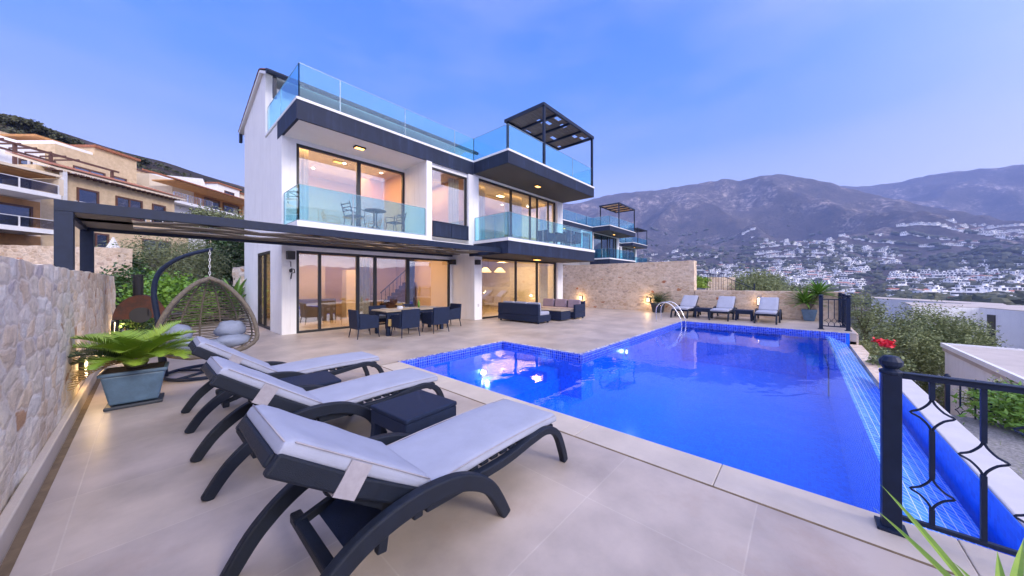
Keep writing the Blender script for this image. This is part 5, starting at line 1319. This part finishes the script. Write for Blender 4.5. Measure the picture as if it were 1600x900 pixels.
for z in (-.36, -1.12): m = MB(); m.box(10.285, 10.315, -7.5, -2.1, z, z+.03); m.build('rail', 'dark_metal', T)
for i, y in enumerate(np.arange(-2.25, -7.4, -.17)): m = MB(); baluster(m, (10.3, y), -1.09, -.36, [(-.60, .16)] if i % 2 else [(-.85, .16)], .06); m.build('baluster', 'dark_metal', T)
m = MB(); m.box(10.15, 10.45, -8, -1.9, -2.2, -1.22); struct(m.build('fence_kerb', 'coping'), 'low stone kerb carrying the lower garden fence')
T = thing('stair_railing', 'dark stair railing beside the palm beyond the low far wall', 'railing', (19.9, 3.2, .6))
m = MB(); m.box(19.9, 19.94, 2.98, 3.9, .9, 1.75); g0 = m
T_ = T
m = MB()
for y in np.arange(3.05, 3.75, .07): m.tube([(19.9, y, .9), (19.9, y, 1.98)], .012, 5)
m.box(19.88, 19.92, 3.0, 3.8, 1.98, 2.02); m.build('gate_leaf', 'dark_metal', T)
m = MB(); m.tube([(19.9, 3.0, 1.85), (19.9, 1.75, 1.25)], .02, 6)
for y in np.arange(2.85, 1.75, -.17): m.tube([(19.9, y, .7), (19.9, y, 1.25+(y-1.75)*.48)], .01, 5)
m.tube([(19.9, 1.75, .7), (19.9, 1.75, 1.5)], .03, 6); m.build('handrail', 'dark_metal', T)
m = MB(); m.box(19.0, 30, -1.25, 12, -3.2, -.2); struct(m.build('lower_path', 'coping'), 'stone ground of the steps beyond the far wall')
# ================================================================== APARTMENTS ON THE LEFT HILLSIDE
RT = Matrix.Rotation(YAW, 4, 'Z')        # local x = away from the camera, local y = to the left
def U(px, v): return v*508/(800-px)      # distance along the facade line v metres to the left seen at pixel column px
def Zp(y, u): return 1.6+(440-y)/508*u
def hb(name, label, u, v, z): p = RT @ Vector((u, v, z)); return thing(name, label, 'apartment building', tuple(p), YAW)
def part(T, nm, mat, *boxes, bevel=0):
    m = MB(RT)
    for b in boxes: m.box(*b)
    return m.build(nm, mat, T, bevel=bevel)
def win(T, u0, u1, v, z0, z1, fr='brown_frame', mull=1, pn='hill_pane', lit=None):
    m = MB(RT); w = .11
    m.box(u0, u1, v-.14, v+.1, z1-w*1.4, z1); m.box(u0, u1, v-.14, v+.1, z0, z0+w); m.box(u0, u0+w, v-.14, v+.1, z0+w, z1-w*1.4); m.box(u1-w, u1, v-.14, v+.1, z0+w, z1-w*1.4)
    for i in range(mull): c = u0+(u1-u0)*(i+1)/(mull+1); m.box(c-w/2, c+w/2, v-.12, v+.08, z0+w, z1-w*1.4)
    f = m.build('window', fr, T); m = MB(RT); m.box(u0+w*.9, u1-w*.9, v-.05, v-.02, z0+w*.9, z1-w*1.3); m.build('pane', lit or pn, f)
def rail(T, u0, u1, v, z, h=1.0, glassy=True, sp=1.8, mat='cable_white'):
    m = MB(RT); n = max(1, int(round((u1-u0)/sp))); m.box(u0, u1, v-.03, v+.03, z+h-.05, z+h)
    for i in range(n+1): c = u0+(u1-u0)*i/n; m.box(c-.04, c+.04, v-.035, v+.035, z, z+h-.05)
    if not glassy:
        k = int((u1-u0)/.22)
        for i in range(k): c = u0+(i+.5)*(u1-u0)/k; m.box(c-.02, c+.02, v-.015, v+.015, z, z+h-.05)
    r = m.build('balcony_railing', mat, T)
    if glassy:
        m = MB(RT); m.box(u0+.04, u1-.04, v-.008, v+.008, z+.06, z+h-.08); m.build('glass_panel', 'smoke_glass', r)
glass('hill_pane', (.30, .36, .45), .32, wav=.12); glass('smoke_glass', (.55, .55, .6), .08)
# A: apartment with two broad balconies, lower left
T = hb('apartment_building', 'sand coloured apartment building with two wide glazed balconies at the left edge', 22, 40, 2)
part(T, 'wall', 'cream_plaster', (14, 27.6, 40, 50, -1, 10.2))
part(T, 'stone_base', 'hill_stone', (14, 27.6, 39.9, 39.99, -1, 5.2))
part(T, 'orange_soffit', 'hill_orange', (14, 26.8, 37.6, 40, 10.1, 10.22)); part(T, 'roof', 'cream_plaster', (14, 27.0, 37.4, 50, 10.221, 10.42))
part(T, 'ochre_wall', 'hill_orange', (14, 27.5, 39.9, 39.98, 5.85, 8.3)); part(T, 'ochre_wall', 'hill_orange', (14, 27.5, 39.87, 39.89, 2.5, 5.4))  # ochre panels: the orange light under the balconies is put into their colour
for z in (8.75, 5.8):
    part(T, 'balcony', 'white_sill', (14, 26.9, 37.3, 39.99, z-.35, z)); rail(T, 14, 26.8, 37.4, z, .8, True, 2.1); hh = 1.25 if z > 8 else 2.0
    win(T, 16, 19.5, 39.9, z+.05, z+hh, mull=1); win(T, 20.6, 24.2, 39.9, z+.05, z+hh, mull=1); win(T, 24.9, 27.0, 39.9, z+.05, z+hh, mull=0)
part(T, 'pier', 'cream_plaster', (26.9, 27.2, 37.5, 39.99, 8.75, 10.09))
win(T, 17, 26, 39.88, 2.2, 4.2, mull=2)
# B: stone house with tiled eaves
T = hb('apartment_building', 'tan stone house with terracotta eaves above the pergola, three balconied windows', 33, 41, 2)
part(T, 'wall', 'hill_stone', (28.0, 39.5, 41, 50, -1, 11.7))
m = MB(RT); m.slab([(40.1, 11.55), (40.1, 11.7), (44, 12.9), (44, 12.7)], 'x', 28.2, 39.9); r_ = m.build('roof', 'cream_plaster', T)
m = MB(RT)
nx_ = 150; vs = []
for k in range(3):
    for i in range(nx_+1): vs.append((28.2+11.7*i/nx_, 40.02+k*2.0, 11.76+k*.6+.06*abs(math.sin(i*.9))))
m._add(vs, [(k*(nx_+1)+i, k*(nx_+1)+i+1, (k+1)*(nx_+1)+i+1, (k+1)*(nx_+1)+i) for k in range(2) for i in range(nx_)]); m.build('tiles', 'terracotta', r_)
m = MB(RT)
for i in range(24): m.box(28.5+i*.47, 28.6+i*.47, 40.15, 41, 11.42, 11.54)
m.build('rafters', 'brown_frame', r_)
part(T, 'eave_post', 'cable_white', (29.1, 29.4, 40.2, 40.5, 8.3, 11.5))
for a, b in ((30.6, 32.2), (33.6, 36.0), (37.0, 38.4)):
    win(T, a, b, 41, 8.3, 10.5, mull=0 if b-a < 2 else 1); 
for a, b in ((30.4, 32.6), (33.2, 36.3), (36.8, 39.3)): rail(T, a, b, 40.9, 8.25, .95, True, 1.5)
for a, b in ((31, 33), (36, 39)): win(T, a, b, 41, 4.3, 6.4, mull=1)
win(T, 33.0, 38.4, 41, 2.2, 3.9, mull=2)
part(T, 'vent', 'brown_frame', (33.4, 33.7, 40.95, 41, 5.4, 5.6))
part(T, 'side_block', 'hill_stone', (39.5, 42.2, 42, 50, -1, 9.6))
# C: stepped stone terrace building with dark timber pergola, above A and B
T = hb('apartment_building', 'upper stepped stone building with long brown timber pergola under the ridge', 36, 50, 12)
part(T, 'wall', 'hill_stone', (37, 44.5, 52, 62, 6, 17.3)); part(T, 'white_wall', 'white_plaster', (24, 36.9, 53, 62, 6, 16.4))
part(T, 'terrace', 'white_sill', (24, 40, 49, 52, 12.5, 12.9)); rail(T, 33, 39.8, 49.1, 12.9, 1.1, False)
for a, b in ((30, 31), (34.9, 35.9)): win(T, a, b, 53, 13, 15, mull=0)
win(T, 38.5, 41.5, 52, 13, 15.4, mull=1); win(T, 42.3, 43.8, 52, 13.2, 15.4, mull=0)
pg = part(T, 'pergola', 'brown_frame', (28, 40.5, 48.9, 49.05, 15.1, 15.3), (28, 37, 51.9, 52.0, 15.1, 15.3), *[(28+i*1.1, 28.1+i*1.1, 49.05, 51.9, 15.3, 15.45) for i in range(9)])
for u in (29.5, 32, 34.5, 39.8): part(T, 'post', 'brown_frame', (u, u+.22, 49, 49.2, 12.9, 15.1))
part(T, 'upper_wall', 'hill_stone', (43.6, 48.5, 56, 64, 14, 19.6)); part(T, 'upper_white_wall', 'white_plaster', (39.8, 43.59, 56.2, 64, 14, 18.9))
win(T, 41.6, 43.0, 56.2, 16.6, 18.2, mull=0); rail(T, 39.5, 43.5, 55, 16.4, 1.0, False, 1.3); part(T, 'roof_edge', 'terracotta', (43.4, 48.7, 55.6, 64, 19.6, 19.9))
part(T, 'upper_terrace', 'cream_plaster', (39.3, 43.59, 54.9, 56.19, 14, 16.39))
# D: top left white cube and ochre slope wall
T = hb('apartment_building', 'white cube house at the top left edge below the wooded ridge', 40, 62, 16)
part(T, 'wall', 'white_plaster', (32, 41.3, 62, 72, 8, 19.3)); win(T, 39.6, 40.3, 62, 16.9, 18.2, mull=0)
part(T, 'roof_slab', 'hill_orange', (41.6, 45, 61, 66, 20.2, 20.5)); part(T, 'garden_wall', 'hill_stone', (28, 47.5, 70, 78, 12, 22.2)); rail(T, 41.6, 45, 61, 17.4, 1.2, False); part(T, 'terrace', 'cream_plaster', (41.4, 45.4, 61, 70, 8, 17.4))
# E-H: row on the right, just left of the villa
T = hb('apartment_building', 'long ochre and white building with orange timber eaves left of the villa', 50, 45, 5)
part(T, 'wall', 'cream_plaster', (44, 66, 46, 54, 0, 14.6)); part(T, 'ochre_wall', 'hill_orange', (47, 55.5, 45.95, 45.99, 12.2, 14.5))
part(T, 'orange_soffit', 'hill_orange', (41.5, 57, 43.0, 46, 14.5, 14.64)); m = MB(RT); m.slab([(42.8, 14.65), (42.8, 14.8), (47, 16), (47, 15.8)], 'x', 41.3, 57.2); m.build('roof', 'terracotta', T)
part(T, 'balcony', 'white_sill', (41.5, 66, 43.2, 45.94, 11.8, 12.15)); rail(T, 41.6, 47, 43.3, 12.15, 1.0, False, 2, 'steel')
for a, b in ((48.5, 51), (51.6, 54.6)): win(T, a, b, 45.9, 12.2, 14.2, mull=0)
part(T, 'dividing_wall', 'white_plaster', (56.6, 57.1, 43.2, 45.94, 12.16, 14.49)); win(T, 58, 64, 46, 12.3, 14.3, mull=1)
part(T, 'lower_wall', 'white_plaster', (40, 48, 44.6, 45.9, 0, 11.79)); win(T, 49, 53.5, 45.9, 8.3, 11, mull=1); win(T, 56, 60, 45.9, 8.3, 11, mull=1)
part(T, 'dark_beam', 'brown_frame', (57.2, 66, 43.1, 43.3, 14.3, 14.5))
T = hb('apartment_building', 'pale gabled row of flats highest behind the ochre building', 56, 58, 10)
part(T, 'wall', 'cream_plaster', (52, 62, 58, 66, 6, 18.9)); 
m = MB(RT); m.slab([(52, 18.9), (62, 18.9), (61, 20.9), (57, 20.0)], 'y', 58, 66); m.build('gable', 'white_plaster', T)
for u in (55.2, 57.6): win(T, u, u+1, 58, 17.3, 18.6, mull=0)
for k, (a, b, z) in enumerate(((63, 68, 20.6), (68.6, 75, 20.1), (75.6, 80, 19.8), (80.5, 86, 19.2))):
    part(T, 'wall', 'cream_plaster' if k % 2 else 'white_plaster', (a, b, 57+k*.3, 66, 6, z)); win(T, a+1.4, b-1.4, 57+k*.3, z-3.3, z-.9, mull=1); part(T, 'roof_edge', 'terracotta', (a-.2, b+.2, 56.7+k*.3, 66, z, z+.25))
T = hb('apartment_building', 'far stone flats ending the hillside row beside the villa wall', 80, 56, 8)
part(T, 'wall', 'hill_stone', (66.2, 90, 47.5, 56, 0, 15.4)); 
for u in (68, 73, 78): win(T, u, u+3, 47.5, 11.8, 14.4, mull=1)
part(T, 'balcony', 'white_sill', (66.2, 90, 45.6, 47.4, 10.8, 11.1)); part(T, 'beam', 'brown_frame', (66.2, 90, 46.9, 47.4, 15.0, 15.25)); part(T, 'lower_wall', 'white_plaster', (66.2, 90, 46, 47.45, 0, 10.79))
# scattered upper blocks between C and the gabled row
T = hb('apartment_building', 'small stone and white block halfway along the ridge line', 52, 60, 12)
part(T, 'wall', 'hill_stone', (52, 62, 64, 72, 8, 20.6)); part(T, 'white_block', 'white_plaster', (56, 59.5, 62.5, 63.99, 10, 19.6)); win(T, 56.7, 58.7, 62.5, 17.4, 19, mull=0); part(T, 'roof_edge', 'brown_frame', (52, 62, 63.6, 72, 20.61, 20.8))
# closed white parasol behind the stone wall
p = PW(177, 16.5, 0)
T = thing('parasol', 'closed white parasol standing behind the high stone wall on the left', 'parasol', p)
m = MB(); m.tube([(p[0], p[1], 0), (p[0], p[1], 3.6)], .03, 8); m.build('pole', 'cable_white', T)
m = MB(); vs = []
for k, (z, r) in enumerate(((2.2, .5), (2.6, .44), (3.1, .28), (3.5, .13), (3.85, .02))):
    for i in range(16): a = i/16*6.2832; rr = r*(1+.28*(i % 2)); vs.append((p[0]+rr*math.cos(a), p[1]+rr*math.sin(a), z))
m._add(vs, [(k*16+i, k*16+(i+1) % 16, (k+1)*16+(i+1) % 16, (k+1)*16+i) for k in range(4) for i in range(16)]); m.build('canopy', 'cable_white', T)

# ================================================================== WHITE HOUSES BELOW ON THE RIGHT
T = thing('white_house', 'near white house with pale flat roof below the terrace on the right', 'house', (12, -6, -2.8))
m = MB(); m.box(6.6, 18.0, -13, -3.62, -4, -.75); m.build('wall', 'white_plaster', T)
m = MB(); m.box(6.5, 18.04, -13.1, -3.58, -.749, -.54); m.build('roof', 'flat_roof', T)
m = MB(); m.box(6.4, 18.08, -3.62, -3.54, -.62, -.49); m.box(18.0, 18.08, -13.1, -3.621, -.62, -.49); m.build('roof_edge', 'white_sill', T)
for x in (12.2, 9.6): m = MB(); m.box(x, x+.75, -3.61, -3.57, -2.9, -1.0); m.build('window', 'window_metal', T)
m = MB(); m.box(12.0, 13.2, -3.7, -3.0, -1.05, -.95); m.build('window_canopy', 'window_metal', T)
def W2(px, y, z): 
    F = (CH-z)*508/(y-440); return PW(px, F, z)[:2]
T = thing('white_house', 'long white house with parapet roof behind the olive bush on the right', 'house', W2(1500, 480, -.4)+(-4,))
a, b = W2(1362, 466, -.4), W2(1578, 479, -.4)
m = MB(); m.prism([a, (a[0]+5, a[1]-.5), (b[0]+5, b[1]-1), b][::-1], -8, -.4); m.build('wall', 'white_plaster', T)
m = MB(); ra = [a, (a[0]+5, a[1]-.5), (b[0]+5, b[1]-1), b]; m.prism(ra[::-1], -.398, -.36); m.build('roof', 'flat_roof', T)
T = thing('white_house', 'lower white block with a tall dark slot window at the right edge', 'house', W2(1530, 480, .25)+(-4,))
a, b, c = W2(1425, 479, .25), W2(1531, 481, .25), W2(1690, 494, .25)
m = MB(); m.prism([a, b, c, (c[0]+8, c[1]-1.5), (a[0]+5, a[1]-.5)], -8, .25); m.build('wall', 'white_plaster', T)
m = MB(); m.prism([a, b, c, (c[0]+8, c[1]-1.5), (a[0]+5, a[1]-.5)], .252, .28); m.build('roof', 'flat_roof', T)
d = Vector(c)-Vector(b); d.normalize(); n = Vector((d.y, -d.x)); n = n if n.dot(Vector(b)) < 0 else -n
p0 = Vector(b)+d*((Vector(c)-Vector(b)).length*.10); p1 = p0+d*.42
m = MB(); m.prism([tuple(p0+n*.03), tuple(p1+n*.03), tuple(p1-n*.1), tuple(p0-n*.1)], -2.1, -.05); m.build('window', 'window_metal', T)

# ================================================================== VEGETATION
def tree(name, label, cat, base, h, crown, n, size, leaf, trunk_r=.09, asp=2.4, seed=0, parts=3, group=None, limbs=6):
    """tapered trunk with limbs and a crown of leaf clumps; crown = list of (dx,dy,z, rx,ry,rz)"""
    T = thing(name, label, cat, base, 0, group); rs = np.random.RandomState(seed)
    m = MB(); b = Vector(base); top = b+Vector((0, 0, h*.45))
    m.tube([tuple(b), tuple(b+Vector((.06, .03, h*.2))), tuple(top)], [trunk_r, trunk_r*.8, trunk_r*.6], 8)
    for c in crown:
        for k in range(max(1, limbs//len(crown))):
            e = b+Vector((c[0]+rs.randn()*c[3]*.45, c[1]+rs.randn()*c[4]*.45, c[2]+rs.rand()*c[5]*.6)); mid = (top+e)/2+Vector((rs.randn()*.1, rs.randn()*.1, .1)); s0 = b+Vector((.05, .02, h*(.2+.2*rs.rand())))
            m.tube([tuple(s0), tuple(mid), tuple(e)], [trunk_r*.55, trunk_r*.35, trunk_r*.1], 5)
    m.build('trunk', 'bark', T)
    m = MB(); per = n//len(crown)
    for i, c in enumerate(crown): leaf_cloud(m, (b.x+c[0], b.y+c[1], b.z+c[2]), (c[3], c[4], c[5]), per, size, asp, .5, 0, seed*7+i, max(14, per//45))
    m.build('crown', leaf, T); return T
def hedge(name, label, cat, base, ell, n, size, leaf, asp=1.7, seed=0, group=None):
    T = thing(name, label, cat, base, 0, group); m = MB()
    for k in range(7): a = k*.9; m.tube([(base[0], base[1], base[2]), (base[0]+ell[0]*.5*math.cos(a), base[1]+ell[1]*.5*math.sin(a), base[2]+ell[2]*1.3)], [.03, .008], 5)
    m.build('stems', 'bark', T)
    m = MB(); leaf_cloud(m, (base[0], base[1], base[2]+ell[2]), ell, n, size, asp, .45, 0, seed, max(12, n//50), base[2]+.02); m.build('foliage', leaf, T); return T
def PB(px, F, z=0.): return PW(px, F, z)
# back garden
tree('olive_tree', 'wide silvery olive tree under the pergola behind the egg chair', 'tree', PB(268, 16.5, 0), 3.6, [(-1.2, 1.2, 2.6, 1.6, 1.4, .95), (0, 0, 2.75, 1.6, 1.5, 1.0), (1.0, -1.1, 2.6, 1.4, 1.3, 1.0), (.2, -.4, 1.5, 1.6, 1.6, .8)], 15000, .13, 'olive_leaf', .14, 4, 3)
tree('olive_tree', 'second paler olive crown reaching right towards the villa wall', 'tree', PB(338, 19.5, 0), 4.2, [(-.8, .7, 3.2, 1.3, 1.2, 1.0), (.3, -.4, 3.0, 1.2, 1.1, 1.0)], 7500, .14, 'olive_leaf', .12, 4, 14)
tree('leafy_tree', 'dark green broad leaved tree between the olives and the villa corner', 'tree', PB(366, 19, 0), 4.2, [(0, 0, 3.3, 1.0, 1.0, .9), (-.4, .4, 2.3, .9, .9, .7)], 4500, .2, 'dark_leaf', .1, 1.7, 24)
tree('blossom_tree', 'pale leaved tree top showing above the pergola beside the villa', 'tree', PB(330, 30, 2), 6.3, [(0, 0, 5.0, 1.9, 1.9, 1.3), (2.2, -2, 4.4, 1.2, 1.2, 1.6)], 6000, .22, 'olive_leaf', .14, 2, 31)
hedge('shrub', 'dark green shrub at the far end of the left wall', 'shrub', PB(205, 12.6, 0), (.9, .9, 1.0), 5200, .12, 'dark_leaf', 1.7, 41)
hedge('shrub', 'tall dark climber behind the pizza oven chimney', 'shrub', PB(200, 14.5, 0), (.7, .8, 1.35), 4200, .13, 'dark_leaf', 1.6, 42)
hedge('shrub', 'bright green shrub directly behind the egg chair pole', 'shrub', PB(272, 11.6, 0), (1.0, .9, .85), 5200, .12, 'bright_leaf', 1.6, 43)
hedge('shrub', 'dark green low shrub below the olive tree behind the egg chair', 'shrub', PB(312, 13.2, 0), (1.2, 1.0, .8), 5000, .12, 'dark_leaf', 1.7, 44)
hedge('shrub', 'bright green clump right of the pizza oven', 'shrub', PB(243, 12.4, 0), (.7, .7, .95), 3600, .11, 'bright_leaf', 1.6, 45)
hedge('shrub', 'low green shrub growing under the pizza oven', 'shrub', PB(200, 8.6, 0), (.5, .5, .32), 2200, .08, 'dark_leaf', 1.7, 46)
T = thing('banana_plant', 'bright green long leaved plant against the villa side wall', 'plant', PB(366, 13.2, 0)); b = PB(366, 13.2, 0)
m = MB()
for i in range(46): blade(m, (b[0]+.15*math.cos(i), b[1]+.15*math.sin(i), .1+.9*(i/46)), i*2.4, 1.1+.3*math.sin(i*3), R_(25+55*i/46), R_(60), .12)
m.build('leaves', 'bright_leaf', T)
# right side
tree('olive_tree', 'round bushy olive growing beside the overflow edge in front of the white houses', 'tree', (20.6, -3.7, -3.2), 3.6, [(0, .1, 2.6, 1.25, 1.2, 1.1), (-1.1, .8, 2.1, 1.1, .9, 1.0), (.5, -.8, 2.4, .9, .9, .9), (-.5, -.4, 1.4, 1.6, 1.2, 1.1)], 42000, .105, 'hedge_leaf', .1, 3.0, 51)
tree('small_tree', 'slender light green tree behind the pool gate', 'tree', PB(1352, 15.8, -2.2), 3.4, [(0, 0, 2.4, .6, .6, .8), (.3, -.2, 1.6, .6, .6, .6)], 3600, .11, 'hedge_leaf', .06, 2.6, 52)
hedge('shrub', 'large soft green bush beyond the low far wall, left of the town view', 'shrub', PB(1182, 27, -.4), (2.9, 1.9, 1.35), 14000, .16, 'hedge_leaf', 2.6, 53)
hedge('shrub', 'smaller grey green bush right of the large bush beyond the low wall', 'shrub', PB(1252, 29, -.6), (1.6, 1.6, .95), 5000, .15, 'olive_leaf', 2.6, 54)
hedge('shrub', 'yellow green shrub behind the end of the high stone wall', 'shrub', PB(1096, 24.5, 1.1), (.6, .6, .42), 2200, .12, 'sago_leaf', 2, 55)
hedge('shrub', 'bush with bright leaves at the right edge of the gravel bed', 'shrub', PB(1640, 5.4, -1.1), (.75, .7, .45), 4200, .10, 'bright_leaf', 2.6, 56)
hedge('shrub', 'dry brown green low shrub on the gravel beside the fence', 'shrub', PB(1575, 6.4, -1.1), (.55, .5, .26), 2200, .07, 'hedge_leaf', 2.4, 57)
hedge('shrub', 'small leafy seedling by the lower garden fence', 'shrub', PB(1552, 7.2, -1.1), (.3, .3, .3), 700, .07, 'hedge_leaf', 2.2, 58)
hedge('shrub', 'low creeping plant at the foot of the overflow wall', 'shrub', PB(1355, 10.5, -1.3), (.5, .5, .5), 1800, .08, 'hedge_leaf', 2.4, 59)
gp_ = PB(1388, 7.5, -1.25)
T = thing('flower_pot', 'terracotta pot outside the overflow edge holding the red geranium', 'pot', gp_); m = MB(); m.lathe([(.2, 0), (.27, .6), (.30, .61), (.30, .68), (.24, .68)], gp_, 18); m.build('pot', 'terracotta', T)
hedge('geranium', 'red flowering geranium beside the overflow edge', 'flower', PB(1388, 7.5, -.58), (.3, .3, .3), 900, .07, 'hedge_leaf', 1.3, 60)
m = MB(); f = PB(1379, 7.4, .2)
leaf_cloud(m, f, (.16, .16, .09), 260, .06, 1.1, .3, 0, 61, 8); tag(m.build('red_blossom', 'red_flower'), 'cluster of red petals above the geranium leaves', 'flower')
# ridge trees on the left skyline
for i, (px, s_, lb) in enumerate(((12, 3.4, 'leftmost dark pine on the hill ridge'), (28, 4.2, 'leaning dark pine crown near the left end of the ridge'), (52, 3.6, 'dark rounded tree on the ridge above the white cube house'), (78, 3., 'dark shrub tree on the ridge above the long timber pergola'), (108, 2.6, 'small tree on the ridge above the stepped building'), (172, 2.8, 'small tree on the ridge above the stone block'), (214, 2.4, 'rightmost tree standing out on the ridge line'))):
    th = px2th(px); z = H(th, 122); b = wpos(th, 122, z-.5); s_ *= .55
    tree('ridge_tree', lb, 'tree', tuple(b), s_*1.2, [(0, 0, s_*.8, s_*1.1, s_*.9, s_*.4), (s_*.7, -s_*.6, s_*.7, s_*.7, s_*.7, s_*.3)], 1800, .55, 'scrub_leaf', .2, 1.6, 70+i, group='trees on the left hill ridge', limbs=4)
# hillside scrub on the left as one mass
m = MB(); rs = np.random.RandomState(9)
for i in range(520):
    px = -350+rs.rand()*800; th = px2th(px); dd = 62+rs.rand()**.6*66; x, y, _ = wpos(th, dd, 0); r = .6+rs.rand()*.9
    leaf_cloud(m, (x, y, H(th, dd)+r*.3), (r, r, r*.6), 34, r*.55, 1.5, .5, 0, i, 6)
tag(m.build('hillside_scrub', 'scrub_leaf'), 'dry dark scrub covering the hill behind the apartments', 'scrub', kind='stuff')
# grass and weeds of the gravel bed
m = MB()
rough_wall('stone_wall', 'ochre rubble bank wall below the gravel bed in front of the near white house', (10.42, -1.36), (10.42, -9.5), -3.2, -1.05, -1.35, .3, 'beige_stone', 21, .05, .16)
for i in range(300):
    x = 4+rs.rand()*6; y = -1.45-rs.rand()*3.2; z = -1.05-.04*max(0, -y-3.2)-.22*float(sm(x, 9, 14))-.5*float(sm(-y, 2.6, 4.5))
    for k in range(5): blade(m, (x, y, z), rs.rand()*6.28, .08+.14*rs.rand(), R_(40+40*rs.rand()), R_(40), .008, 3)
tag(m.build('weeds', 'hedge_leaf'), 'thin weeds growing through the gravel bed', 'weeds', kind='stuff')
for o in bpy.data.objects:
    for k in ('_o', '_r'):
        if k in o.keys(): del o[k]
